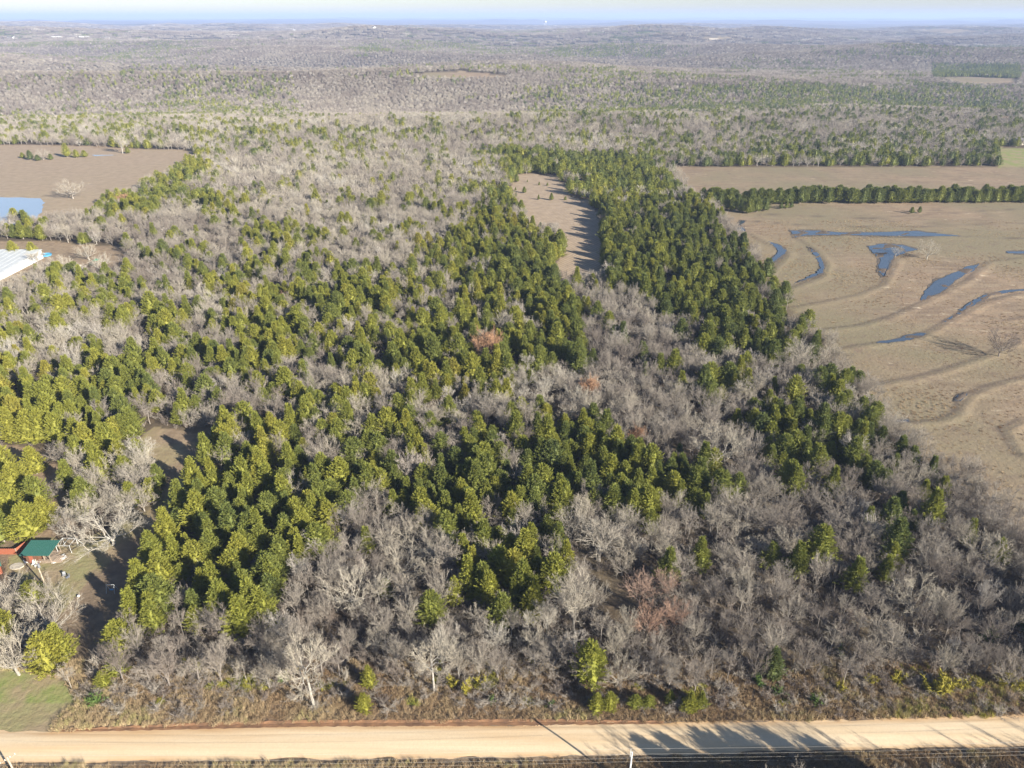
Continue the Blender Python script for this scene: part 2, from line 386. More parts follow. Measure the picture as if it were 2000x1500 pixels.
# ------------------------------------------------------------------ the ground: one sheet out to the horizon
rows = [-260, -180, -120, -80, -50, -25, 0, 15, 28, 38, 46, 53]
Y = 58.0
while Y < 60000:
    rows.append(Y)
    sl = math.hypot(Y, H)
    step = min(3.2 * sl * sl / (F * H), .0115 * Y + .4) if Y < 18000 else .05 * Y
    Y += max(step, .55)
rows = np.array(rows)
cols = np.concatenate([np.linspace(-1.55, -.86, 40)[:-1], np.linspace(-.86, .86, 470), np.linspace(.86, 1.55, 40)[1:]])
wd = np.maximum(np.hypot(rows, H * .9), 1)
GX = cols[None, :] * wd[:, None]; GY = np.repeat(rows[:, None], len(cols), 1)
GZ = hills(GX, GY)
px, py, _ = proj(GX, GY, GZ)
behind = GY < 5
px = np.where(behind, -9999, px); py = np.where(behind, 3000, py)
field = inpoly(px, py, OPEN['rightfield'])
near = GY < 660
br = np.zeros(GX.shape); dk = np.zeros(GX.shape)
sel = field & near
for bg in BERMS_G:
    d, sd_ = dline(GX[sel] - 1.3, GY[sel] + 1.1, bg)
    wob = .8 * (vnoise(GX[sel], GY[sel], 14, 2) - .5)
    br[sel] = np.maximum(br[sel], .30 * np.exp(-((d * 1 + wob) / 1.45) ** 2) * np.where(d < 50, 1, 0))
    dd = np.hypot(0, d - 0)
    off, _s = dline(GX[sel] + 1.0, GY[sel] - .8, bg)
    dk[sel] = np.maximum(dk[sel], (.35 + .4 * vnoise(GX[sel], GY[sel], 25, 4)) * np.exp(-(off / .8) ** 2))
inw = np.zeros(GX.shape, bool)
for wp in WATER:
    m = inpoly(px, py, wp)
    br[m] = 0; dk[m] = .8; inw |= m
GZ = GZ + br + np.where(GY < 700, .35 * (vnoise(GX, GY, 22, 51) - .5) * field * ~inw, 0) + np.where(inw, .2 + 1.0 * (.6 * vnoise(GX, GY, 4.5, 52) + .4 * vnoise(GX, GY, 12, 53) - .62), 0)
nr, nc = GX.shape
V = np.stack([GX, GY, GZ], -1).reshape(-1, 3)
i = np.arange(nr - 1)[:, None] * nc + np.arange(nc - 1)[None, :]
Fq = np.stack([i, i + 1, i + nc + 1, i + nc], -1).reshape(-1, 4)
gm = npmesh("ground", V, Fq, M['ground'])
gm.polygons.foreach_set("use_smooth", np.ones(len(Fq), bool))
jx = px + 5 * (vnoise(GX, GY, 9, 61) - .5); jy = py + 3 * (vnoise(GX, GY, 9, 62) - .5)
def blurcover(names): return sum(inpoly(jx, jy, OPEN[k]).astype(float) for k in names).clip(0, 1)
dryc = blurcover(['leftfield', 'rightfield', 'fieldA', 'fieldC', 'fieldD', 'fieldE', 'fieldF'])
lawnc = blurcover(['lawn', 'fieldB']) + .9 * blurcover(['yard']) * sstep(.3, .55, vnoise(GX, GY, 14, 9)) + .25 * blurcover(['upyard'])
lawnc = np.maximum(lawnc, .5 * inpoly(jx, jy, [(-900, 385), (240, 372), (230, 400), (120, 440), (-900, 445)]))
lawnc = np.maximum(lawnc, .95 * inpoly(jx, jy, [(15, 1085), (170, 1070), (175, 1130), (120, 1200), (60, 1160), (15, 1120)]))
soilc = .8 * blurcover(['upyard', 'yard2']) + .45 * blurcover(['yard']) + .5 * blurcover(['verge'])
soilc = np.maximum(soilc, .7 * inpoly(jx, jy, [(300, 835), (345, 838), (380, 850), (352, 925), (300, 905), (260, 880)]))
soilc = np.where(inpoly(jx, jy, [(100, 283), (290, 284), (275, 296), (255, 305), (230, 309), (120, 309)]), .75, soilc)
cover1 = np.stack([dryc, lawnc.clip(0, 1), soilc.clip(0, 1), np.ones_like(dryc)], -1).reshape(-1, 4)
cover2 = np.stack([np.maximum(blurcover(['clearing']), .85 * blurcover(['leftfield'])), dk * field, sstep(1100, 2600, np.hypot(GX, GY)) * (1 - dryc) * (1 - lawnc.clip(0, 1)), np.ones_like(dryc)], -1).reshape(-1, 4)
for nme, c in (("cover1", cover1), ("cover2", cover2)):
    a = gm.color_attributes.new(nme, 'FLOAT_COLOR', 'POINT'); a.data.foreach_set("color", c.astype(np.float32).ravel())
ground = put("ground", gm); tag(ground, kind="structure")

def sheet(name, poly, mat, z, sub=3, jit=1.2):
    """flat sheet from a photo outline, edges roughened"""
    pts = []
    n = len(poly)
    for k in range(n):
        a, b = poly[k], poly[(k + 1) % n]
        for q in range(sub):
            t = q / sub; x = a[0] + (b[0] - a[0]) * t; y = a[1] + (b[1] - a[1]) * t
            X, Yy = g(x, y)
            pts.append((X + random.uniform(-jit, jit) * .5, Yy + random.uniform(-jit, jit) * .6, z))
    me = bpy.data.meshes.new(name); me.from_pydata(pts, [], [tuple(range(len(pts)))]); me.materials.append(mat)
    if me.polygons[0].normal.z < 0: me.flip_normals()
    return tag(put(name, me), kind="structure")
for wp in WATER:
    cxw = sum(p[0] for p in wp) / len(wp); cyw = sum(p[1] for p in wp) / len(wp)
    jw = min(1.7, .16 * math.sqrt(abs(sum(g(*wp[k])[0] * g(*wp[(k + 1) % len(wp)])[1] - g(*wp[(k + 1) % len(wp)])[0] * g(*wp[k])[1] for k in range(len(wp)))) / 2)) * .75
    sheet("mud", [(p[0] + (3.2 if p[0] > cxw else -3.2), p[1] + (1.9 if p[1] > cyw else -1.9)) for p in wp], M['mud'], .1, 5, jw)
    sheet("water", wp, M['channel'], .2, 5, jw * .8)
def hill_sheet(name, poly, mat, z, sub, jit): return sheet(name, poly, mat, z, sub, jit)
sheet("water", POND, M['water'], .06, 4, 1.6)
sheet("water", POND2, M['water'], .06, 4, 2)
sheet("gravel_path", OPEN['gravel'], M['gravel'], .04, 4, 2)

# the dirt road with its clay ditch
EDGE_N = [(-900, 1444), (0, 1430), (300, 1424), (600, 1417), (900, 1416), (1200, 1413), (1500, 1409), (2000, 1398), (2900, 1376)]
EDGE_S = [(-900, 1510), (0, 1491), (300, 1487), (600, 1483), (900, 1481), (1200, 1477), (1500, 1468), (2000, 1455), (2900, 1432)]
def edge(pts, x): return float(np.interp(x, [p[0] for p in pts], [p[1] for p in pts]))
vs, fs, acr = [], [], []
K = 14; xs = list(range(-900, 2901, 8))
for a_, x in enumerate(xs):
    for k in range(K + 1):
        t = k / K
        X, Yy = g(x, edge(EDGE_N, x) * (1 - t) + edge(EDGE_S, x) * t)
        if k in (0, K): Yy += .55 * (float(vnoise(np.array([X]), np.array([3.0 * k]), 1.7, 5)[0]) - .5) + .5 * (float(vnoise(np.array([X]), np.array([3.0 * k]), 7, 6)[0]) - .5)
        crown = .03 + .16 * (1 - (2 * t - 1) ** 2)
        vs.append((X, Yy, crown)); acr.append(t)
for a_ in range(len(xs) - 1):
    for k in range(K):
        q = a_ * (K + 1) + k; fs.append((q, q + 1, q + K + 2, q + K + 1)[::-1])
me = bpy.data.meshes.new("road"); me.from_pydata(vs, [], fs); me.materials.append(M['road'])
at = me.attributes.new("across", 'FLOAT', 'POINT'); at.data.foreach_set("value", acr)
me.polygons.foreach_set("use_smooth", [True] * len(fs))
tag(put("road", me), kind="structure")
# ditch: a strip of red clay cut below the bank, then grader scrapes on the shoulder
vs, fs = [], []
xs = list(range(120, 1301, 6))
for x in xs:
    y1 = edge(EDGE_N, x); wv_ = 7.5 * min(1, (x - 110) / 260) * min(1, (1330 - x) / 300) + .5
    for k, (dy_, z) in enumerate(((-wv_ - 1.5, .16), (-wv_ * .6, .012), (-wv_ * .25, .05), (2.5, .075))):
        X, Yy = g(x, y1 + dy_ + 1.2 * math.sin(x * .21 + k) * .5); vs.append((X, Yy + random.uniform(-.07, .07), z + random.uniform(0, .02)))
for a_ in range(len(xs) - 1):
    for k in range(3):
        q = a_ * 4 + k; fs.append((q, q + 1, q + 5, q + 4)[::-1])
me = bpy.data.meshes.new("ditch"); me.from_pydata(vs, [], fs); me.materials.append(M['ditch'])
tag(put("ditch", me), kind="structure")
mb = MB()
for k in range(110):
    x = 515 + k * 5.6 + random.uniform(-1.5, 1.5); y1 = edge(EDGE_N, x)
    X, Yy = g(x, y1 + random.uniform(2, 6)); X2, Y2 = g(x - 3 - random.random() * 2, y1 + random.uniform(12, 19) * min(1, (1060 - x) / 260 + .35))
    mb.tube((X, Yy, .05), (X2, Y2, .10), .06, .02, 4)
tag(mb.build("road_shoulder", M['road']), kind="structure")
# ------------------------------------------------------------------ tree prototypes
def rv(a=1.0): return Vector((random.uniform(-a, a), random.uniform(-a, a), random.uniform(-a, a)))
def blade(mb, a, b, w_):
    d = (b - a); s = d.cross(rv()).normalized() * w_
    mb.add([a - s, a + s, b], [(0, 1, 2)])
def strip(mb, pts, w_):
    """tapered ribbon through points"""
    s = (pts[-1] - pts[0]).cross(rv()).normalized()
    n = len(pts); vs = []
    for k, p in enumerate(pts[:-1]):
        ww = w_ * (1 - .75 * k / (n - 1)); vs += [p - s * ww, p + s * ww]
    vs.append(pts[-1]); fs = [(2 * k, 2 * k + 1, 2 * k + 3, 2 * k + 2) for k in range(n - 2)] + [(2 * (n - 2), 2 * (n - 2) + 1, 2 * n - 2)]
    mb.add(vs, fs)

def make_bare(style, seed, lod=0):
    """unit about 10 m tall, 5 m crown radius; returns trunk MB, crown MB"""
    random.seed(seed)
    T, C = MB(), MB()
    Hh = 10.0; cr = {'oak': 5.2, 'slim': 2.7, 'vase': 4.0}[style]
    fork = {'oak': 2.2, 'slim': 4.3, 'vase': 2.6}[style]
    nl = {'oak': 11, 'slim': 7, 'vase': 10}[style]
    nsub = (8, 7, 8) if lod == 0 else (6, 4, 4)
    tw = 1.0 if lod == 0 else 2.1
    base = Vector((0, 0, 0)); lean = Vector((random.uniform(-.5, .5), random.uniform(-.5, .5), 0))
    top = Vector((lean.x * .5, lean.y * .5, fork)); r0 = .24 if style != 'slim' else .17
    mid = base.lerp(top, .5) + rv(.12)
    T.tube(base - Vector((0, 0, .3)), mid, r0 * 1.25, r0, 7); T.tube(mid, top, r0, r0 * .85, 7)
    if style == 'slim':
        tip = Vector((lean.x * 1.5, lean.y * 1.5, Hh * .9)); m2 = top.lerp(tip, .5) + rv(.25)
        T.tube(top, m2, r0 * .8, r0 * .45, 6); T.tube(m2, tip, r0 * .45, .02, 5)
    for l in range(nl):
        az = 2 * math.pi * (l + random.uniform(-.3, .3)) / nl
        if style == 'oak':
            rad = cr * (.25 + .75 * ((l * .618) % 1) ** .6); el = Hh * random.uniform(.62, 1.0) * (1 - .28 * (rad / cr) ** 2)
            st = base.lerp(top, random.uniform(.75, 1))
        elif style == 'slim':
            rad = cr * random.uniform(.5, 1.0); el = random.uniform(.55, .95) * Hh
            st = Vector((lean.x * .8, lean.y * .8, random.uniform(fork * .9, fork * 1.5)))
        else:
            rad = cr * random.uniform(.3, 1.0); el = Hh * random.uniform(.8, 1.02) * (1 - .18 * (rad / cr) ** 2); st = base.lerp(top, random.uniform(.6, 1))
        end = Vector((math.cos(az) * rad, math.sin(az) * rad, el)) + Vector((lean.x, lean.y, 0))
        bow = {'oak': Vector((math.cos(az), math.sin(az), -.2)) * rad * .22, 'slim': Vector((math.cos(az), math.sin(az), -.5)) * .35, 'vase': Vector((-math.cos(az), -math.sin(az), .1)) * .25}[style]
        n = 6; pts = []
        for k in range(n + 1):
            t = k / n; p = st.lerp(end, t) + bow * math.sin(math.pi * t) + rv(.22) * min(1, k)
            pts.append(p)
        rl = r0 * random.uniform(.34, .55)
        for k in range(n):
            T.tube(pts[k], pts[k + 1], rl * (1 - .9 * k / n), rl * (1 - .9 * (k + 1) / n), 5 if lod == 0 else 4)
        L = (end - st).length
        def sub(P, Lp, depth, rp, outd):
            cnt = nsub[depth]
            for q in range(cnt):
                t = .25 + .75 * (q + random.random()) / cnt
                f = t * (len(P) - 1); k = min(int(f), len(P) - 2); p = P[k].lerp(P[k + 1], f - k)
                d0 = (P[k + 1] - P[k]).normalized()
                out = Vector((p.x, p.y, 0)); out = out.normalized() if out.length > .2 else rv()
                d = (d0 * .75 + rv(.85) + out * outd + Vector((0, 0, .30))).normalized()
                l2 = Lp * random.uniform(.34, .58) * (1.1 - .35 * t)
                if depth < 2:
                    m_ = 3; Q = [p]
                    for j in range(m_):
                        d = (d + rv(.28) + Vector((0, 0, .10))).normalized(); Q.append(Q[-1] + d * (l2 / m_))
                    rr = rp * .55
                    if depth == 0 and lod == 0:
                        for j in range(m_): C.tube(Q[j], Q[j + 1], rr * (1 - .3 * j), max(rr * (.7 - .3 * j), .008), 3)
                    else: strip(C, Q, max(rr, .011) * tw)
                    sub(Q, l2, depth + 1, rr, outd * .7)
                else:
                    e = p + (d + Vector((0, 0, .1))) * max(l2, .35)
                    blade(C, p, e, .0155 * tw)
                    if lod == 0 and random.random() < .4:
                        blade(C, p.lerp(e, .5), p.lerp(e, .5) + (d + rv(.8)) * .35, .010)
        sub(pts, max(L, 4.5), 0, rl * .8, .35)
    return T, C

def make_cedar(seed, lod=0, shape=0):
    """unit about 9 m tall, 3 m radius"""
    random.seed(seed)
    T, C = MB(), MB()
    Hh = 9.0; Rm = (3.0, 2.5, 3.3)[shape]; b0 = .9
    T.tube((0, 0, -.3), (0, 0, 2.2), .22, .17, 7); T.tube((0, 0, 2.2), (0, 0, Hh * .9), .17, .03, 5)
    lob = [(random.uniform(0, 6.28), random.uniform(.5, 1.4)) for _ in range(3)]
    def prof(t, az):
        r = (1 - t) ** (.72, .95, .55)[shape] * min(1, .45 + t * 4.5)
        return Rm * r * (1 + .13 * math.sin(2 * az + lob[0][0]) + .12 * math.sin(3 * az + lob[1][0] + 5 * t) + .08 * math.sin(5 * az + 9 * t))
    # opaque heart of the crown
    rings, seg = (7, 9) if lod == 0 else (4, 6); vs = []
    for k in range(rings):
        t = k / (rings - 1) * .9
        for j in range(seg):
            az = 2 * math.pi * j / seg; r = prof(t, az) * .52 * random.uniform(.8, 1.12)
            vs.append((r * math.cos(az), r * math.sin(az), b0 + t * (Hh - b0) * .95 + random.uniform(-.2, .2)))
    fs = [(k * seg + j, k * seg + (j + 1) % seg, (k + 1) * seg + (j + 1) % seg, (k + 1) * seg + j) for k in range(rings - 1) for j in range(seg)] + [tuple(range(seg))[::-1], tuple(range((rings - 1) * seg, rings * seg))]
    C.add(vs, fs)
    nb = 185 if lod == 0 else (75 if lod == 1 else 26); ga = 2.39996
    for q in range(nb):
        t = ((q + random.random()) / nb) ** 1.12 * .985; az = q * ga + random.uniform(-.3, .3)
        R1 = prof(t, az) * random.uniform(.82, 1.2)
        z = b0 + t * (Hh - b0)
        out = Vector((math.cos(az), math.sin(az), 0))
        a = out * (R1 * .42) + Vector((0, 0, z - .35)); L = max(R1 * .62, .55)
        up = .38 + .75 * t
        d = (out + Vector((0, 0, up)) + rv(.16)).normalized()
        e = a + d * L
        nlv = 26 if lod == 0 else (12 if lod == 1 else 7); ls = 1.0 if lod == 0 else (1.7 if lod == 1 else 2.7)
        for j in range(nlv):
            f = .12 + .9 * (j + random.random()) / nlv
            p = a.lerp(e, min(f, 1.0)) + Vector((0, 0, .25 * f * f)) + rv(.075 * ls)
            wd_ = (1 - .62 * f)
            dd = (d * 1.1 + rv(.9) + Vector((0, 0, .28))).normalized()
            ln = random.uniform(.34, .66) * (ls ** .8) * (1.15 - .3 * f); ww = random.uniform(.045, .080) * ls
            s = dd.cross(out + Vector((0, 0, .5)) + rv(.75)).normalized() * ww; m_ = p + dd * ln * .45
            C.add([p, m_ - s, p + dd * ln, m_ + s], [(0, 1, 2, 3)])
    for k in range(5 if lod == 0 else 2):   # leader tip
        blade(C, Vector((0, 0, Hh * .9)) + rv(.12), Vector((0, 0, Hh * 1.06)) + rv(.15), .09)
    return T, C

def make_far_bare(seed):
    random.seed(seed); T, C = MB(), MB()
    T.tube((0, 0, 0), (0, 0, 5), .16, .07, 3)
    for k in range(95):
        az = random.uniform(0, 6.28); u = math.sqrt(random.random()); r = 4.3 * u
        top = Vector((math.cos(az) * r, math.sin(az) * r, 9.2 * (1 - .38 * u * u) * random.uniform(.86, 1.05)))
        a = Vector((top.x * .35, top.y * .35, top.z * .42)).lerp(top, random.uniform(.1, .55))
        blade(C, a + rv(.4), top, random.uniform(.10, .19))
    return T, C
def make_patch(seed, kind):
    random.seed(seed); T, C = MB(), MB()
    for q in range(14):
        ox, oy = random.uniform(-17, 17), random.uniform(-17, 17); s = random.uniform(.9, 1.35)
        for k in range(26):
            az = random.uniform(0, 6.28); u = math.sqrt(random.random()); r = (4.8 if kind == 'bare' else 3.2) * u * s
            hz = (9.5 * (1 - .35 * u * u) if kind == 'bare' else 9.5 * (1 - .8 * u)) * s
            top = Vector((ox + math.cos(az) * r, oy + math.sin(az) * r, hz * random.uniform(.85, 1.05)))
            a = Vector((top.x * .5 + ox * .5, top.y * .5 + oy * .5, top.z * .35)) + rv(.8)
            blade(C, a, top, random.uniform(.3, .55) if kind == 'bare' else random.uniform(.5, .9))
    return T, C
def make_leafy(seed):
    T, C = make_bare('oak', seed, 0)
    L = MB(); random.seed(seed + 5)
    for q in range(5200):
        az = random.uniform(0, 6.28); u = random.random() ** .45; ph = random.uniform(-.25, 1.45)
        p = Vector((math.cos(az) * 4.8 * u * math.cos(ph), math.sin(az) * 4.8 * u * math.cos(ph), 5.2 + 4.0 * u * math.sin(ph)))
        p.x *= 1 + .15 * math.sin(p.z * 2); lumps = math.sin(p.x * 1.7) + math.sin(p.y * 1.9 + 1) + math.sin(p.z * 2.3)
        if lumps < -.6: continue
        d = rv().normalized() * .16; s = d.cross(rv()).normalized() * .09
        L.add([p - d, p + s, p + d, p - s], [(0, 1, 2, 3)])
    return T, C, L
def make_bush(seed, green=False):
    random.seed(seed); C = MB()
    for q in range(15):
        az = random.uniform(0, 6.28); d = Vector((math.cos(az) * random.uniform(.15, .9), math.sin(az) * random.uniform(.15, .9), 1)).normalized()
        a = Vector((random.uniform(-.3, .3), random.uniform(-.3, .3), 0)); L = random.uniform(1.1, 2.3); P = [a]
        for j in range(4):
            d = (d + rv(.3)).normalized(); P.append(P[-1] + d * L / 4)
        strip(C, P, .03)
        for k in range(26):
            f = random.uniform(.8, 3.99); i_ = int(f); p = P[i_].lerp(P[i_ + 1], f - i_)
            e = p + (d * .5 + rv(.8)).normalized() * random.uniform(.25, .7)
            blade(C, p, e, .016 if not green else .06)
    return C
def make_tuft(seed):
    random.seed(seed); C = MB()
    for q in range(70):
        az = random.uniform(0, 6.28); r = random.uniform(0, .55)
        a = Vector((math.cos(az) * r, math.sin(az) * r, 0)); h = random.uniform(.25, .95)
        e = a + Vector((random.uniform(-.35, .35), random.uniform(-.35, .35), h))
        blade(C, a, e, random.uniform(.015, .04))
    return C
def join(parts):
    mb = MB(); idx = []
    for k, p in enumerate(parts): mb.add(p.v, p.f); idx += [k] * len(p.f)
    return mb, idx
def joined_mesh(name, parts, mats):
    mb, idx = join(parts); me = mb.mesh(name, mats); me.polygons.foreach_set("material_index", idx); return me

PB = [('oak', 101), ('oak', 102), ('oak', 103), ('oak', 104), ('vase', 111), ('vase', 112), ('vase', 113), ('slim', 121), ('slim', 122), ('slim', 123), ('slim', 124)]
BARE = []
for st_, sd_ in PB:
    T, C = make_bare(st_, sd_)
    BARE.append((st_, T.mesh("trunk", M['bark']), C.mesh("crown", M['twig']), joined_mesh("bare_tree", [T, C], [M['bark'], M['twig']])))
CEDAR = []
for k in range(7):
    T, C = make_cedar(200 + k, 0, (0, 1, 2, 0, 1, 2, 0)[k])
    CEDAR.append((T.mesh("trunk", M['bark']), C.mesh("crown", M['leaf']), joined_mesh("cedar_tree", [T, C], [M['bark'], M['leaf']])))
LEAFY = []
for k in range(2):
    T, C, L = make_leafy(300 + k)
    mb, idx = join([C, L]); me = mb.mesh("crown", M['twig'])
    LEAFY.append((T.mesh("trunk", M['bark']), me))

def proto_collection(name, meshes):
    c = bpy.data.collections.new(name)
    for k, me in enumerate(meshes):
        o = bpy.data.objects.new("%s_%02d" % (name, k), me); c.objects.link(o)
    return c
def scatter(name, coll, pts, label, cat):
    """one 'stuff' object: points with index, rotation, size and tint; geometry nodes stand the copies on them"""
    pts = np.asarray(pts, float)
    me = bpy.data.meshes.new(name); me.vertices.add(len(pts)); me.vertices.foreach_set("co", pts[:, :3].astype(np.float32).ravel())
    for nme, c in (("rot", 3), ("sw", 4), ("sh", 5), ("tint", 6)):
        a = me.attributes.new(nme, 'FLOAT', 'POINT'); a.data.foreach_set("value", pts[:, c].astype(np.float32))
    a = me.attributes.new("idx", 'INT', 'POINT'); a.data.foreach_set("value", pts[:, 7].astype(np.int32))
    o = put(name, me); tag(o, label, cat, kind="stuff")
    ng = bpy.data.node_groups.new(name + "_nodes", 'GeometryNodeTree')
    ng.interface.new_socket("Geometry", in_out='INPUT', socket_type='NodeSocketGeometry')
    ng.interface.new_socket("Geometry", in_out='OUTPUT', socket_type='NodeSocketGeometry')
    gi = ng.nodes.new("NodeGroupInput"); go = ng.nodes.new("NodeGroupOutput")
    ci = ng.nodes.new("GeometryNodeCollectionInfo"); ci.inputs[0].default_value = coll; ci.inputs[1].default_value = True; ci.inputs[2].default_value = True
    ip = ng.nodes.new("GeometryNodeInstanceOnPoints"); ip.inputs['Pick Instance'].default_value = True
    def na(nm, typ='FLOAT'):
        n = ng.nodes.new("GeometryNodeInputNamedAttribute"); n.data_type = typ; n.inputs[0].default_value = nm; return n.outputs[0]
    cr = ng.nodes.new("ShaderNodeCombineXYZ"); ng.links.new(na("rot"), cr.inputs[2])
    cs = ng.nodes.new("ShaderNodeCombineXYZ"); sw = na("sw"); ng.links.new(sw, cs.inputs[0]); ng.links.new(sw, cs.inputs[1]); ng.links.new(na("sh"), cs.inputs[2])
    ng.links.new(gi.outputs[0], ip.inputs['Points']); ng.links.new(ci.outputs[0], ip.inputs['Instance'])
    ng.links.new(na("idx", 'INT'), ip.inputs['Instance Index']); ng.links.new(cr.outputs[0], ip.inputs['Rotation']); ng.links.new(cs.outputs[0], ip.inputs['Scale'])
    ng.links.new(ip.outputs[0], go.inputs[0])
    md = o.modifiers.new("copies", 'NODES'); md.node_group = ng
    return o

# ------------------------------------------------------------------ hero trees (photo base point, height, crown radius)
HERO_C = [  # x, y, h, r, tint, shape idx, label
 (408, 912, 11, 3.4, .6, 0, "tall cedar in the row lining the dark lawn strip, the one nearest the brown clearing"),  # this row of tall cedars is added to throw shade on the lawn strip
 (384, 962, 11, 3.5, .75, 3, "tall cedar lining the dark lawn strip, second down from the brown clearing"),
 (360, 1012, 11.5, 3.6, .55, 0, "tall cedar lining the dark lawn strip, third down from the brown clearing"),
 (334, 1066, 11, 3.5, .8, 1, "tall cedar lining the dark lawn strip, fourth down from the brown clearing"),
 (308, 1118, 11.5, 3.8, .62, 3, "tall cedar lining the dark lawn strip, fifth down from the brown clearing"),
 (284, 1172, 11, 3.6, .74, 0, "tall cedar lining the dark lawn strip, beside the small white swing"),
 (268, 1222, 10, 3.2, .7, 1, "tall cedar lining the dark lawn strip, right above the broad rounded roadside cedar"),
 (12, 925, 9, 4.4, .8, 2, "yellow green cedar at the left edge, topmost of the yard cedar cluster"),
 (72, 925, 8.5, 3.8, .84, 0, "golden cedar at the top right of the yard cedar cluster"),
 (78, 988, 9, 4.2, .55, 5, "dull green cedar in the middle of the yard cedar cluster"),
 (22, 1008, 9.5, 4.4, .78, 2, "broad cedar in the yard cluster two crowns above the red fence"),
 (96, 1030, 9, 3.6, .86, 0, "golden cedar right above the roof corner of the green roofed shelter"),
 (158, 905, 9, 3.8, .62, 3, "cedar beside the pinkish bare tree, on its right"),
 (215, 882, 9.5, 4.2, .7, 2, "bushy cedar at the top left rim of the brown clearing"),
 (200, 945, 9.5, 4.0, .75, 5, "bright cedar in the middle of the group above the big spreading oak"),
 (160, 1010, 8, 3.0, .6, 1, "narrow cedar squeezed left of the big spreading oak"),
 (238, 905, 8, 3.4, .8, 0, "yellow green cedar touching the left rim of the brown clearing"),
 (243, 1272, 8.0, 4.0, .78, 2, "broad rounded yellow green cedar at the corner of the roadside thicket facing the dark lawn"),
 (38, 962, 9, 4.6, .85, 2, "wide yellowish cedar at the left edge above the yard"),
 (62, 1050, 10, 4.6, .8, 5, "wide golden green cedar directly behind the green roofed shelter"),
 (8, 1058, 9, 4.3, .5, 2, "grey green cedar behind the red fence at the left edge"),
 (140, 958, 9.5, 3.3, .55, 1, "tall cedar with bare lower trunk over the dark yard"),
 (188, 915, 9, 4.0, .72, 0, "bright green cedar below the pinkish bare tree, left of the brown clearing"),
 (172, 990, 9, 3.8, .5, 3, "dark green cedar just left of the big spreading bare oak"),
 (250, 940, 8, 3.8, .66, 0, "dense cedar at the lower left rim of the brown clearing"),
 (262, 992, 8, 3.3, .7, 3, "cedar touching the big spreading bare oak from behind"),
 (300, 978, 7, 3.1, .8, 2, "small round bright cedar sticking out into the dark lawn strip"),
 (100, 1310, 9.5, 4.3, .88, 2, "large golden cedar with pale trunk foot at the top of the green lawn"),
 (128, 1290, 9.5, 3.2, .8, 0, "cedar with a pale bare trunk beside the shaded lawn corner"),
 (18, 1250, 8, 3.3, .8, 0, "yellow green cedar at the left edge above the parked blue car"),
 (70, 1178, 6, 3.3, .72, 5, "low spreading cedar below the yard utility pole"),
 (1165, 1388, 4.2, 1.9, .74, 2, "left one of the twin green cedar bushes beside the road"),
 (1190, 1386, 4.4, 1.8, .76, 5, "right one of the twin green cedar bushes beside the road"),
 (1240, 1380, 2.8, 1.7, .6, 2, "low dull green cedar bush between the twin bushes and the little cone cedar"),
 (1266, 1379, 2.6, 1.5, .6, 5, "second low dull green cedar bush from the twin bushes"),
 (1308, 1372, 3.2, 1.2, .55, 1, "thin pale green young cedar in the weeds by the road"),
 (1345, 1390, 5.2, 1.8, .74, 1, "upright bright green cedar standing at the weeds edge near the road"),
 (1368, 1382, 4.0, 1.4, .6, 1, "thin cedar right behind the upright roadside one"),
 (722, 1342, 5.6, 1.7, .8, 0, "bright yellow green cedar in the roadside thicket, taller of the two stacked"),
 (712, 1388, 4.2, 1.9, .82, 2, "bright lime green cedar nearest the road ditch, lower of the two stacked"),
 (232, 1318, 5, 2.2, .7, 2, "small dark green cedar at the thicket corner by the green lawn"),
 (205, 1342, 4, 1.8, .74, 0, "smallest cedar at the thicket corner by the green lawn"),
 (1500, 918, 8.2, 2.7, .45, 1, "pointed dark green cedar standing alone against a black shadow"),
 (1548, 928, 4.6, 1.9, .62, 2, "small round cedar just right of the pointed dark green one"),
 (1195, 1012, 10, 4.2, .5, 1, "large grey green pyramid cedar beside the black shadow gap"),
 (1268, 1042, 7.2, 3.0, .62, 0, "fresh green cedar at the foot of the black shadow gap"),
 (755, 1168, 5.4, 2.0, .55, 2, "lone dull green cedar among pale bare trees left of the tall cedar clump"),
 (1043, 1190, 9, 2.2, .66, 1, "narrow steeple cedar at the right of a close pair"),
 (1003, 1190, 8.6, 1.9, .6, 1, "narrow steeple cedar at the left of a close pair"),
 (1698, 792, 4, 2.0, .5, 2, "small cedar standing out in the pasture past the wood edge"),
]
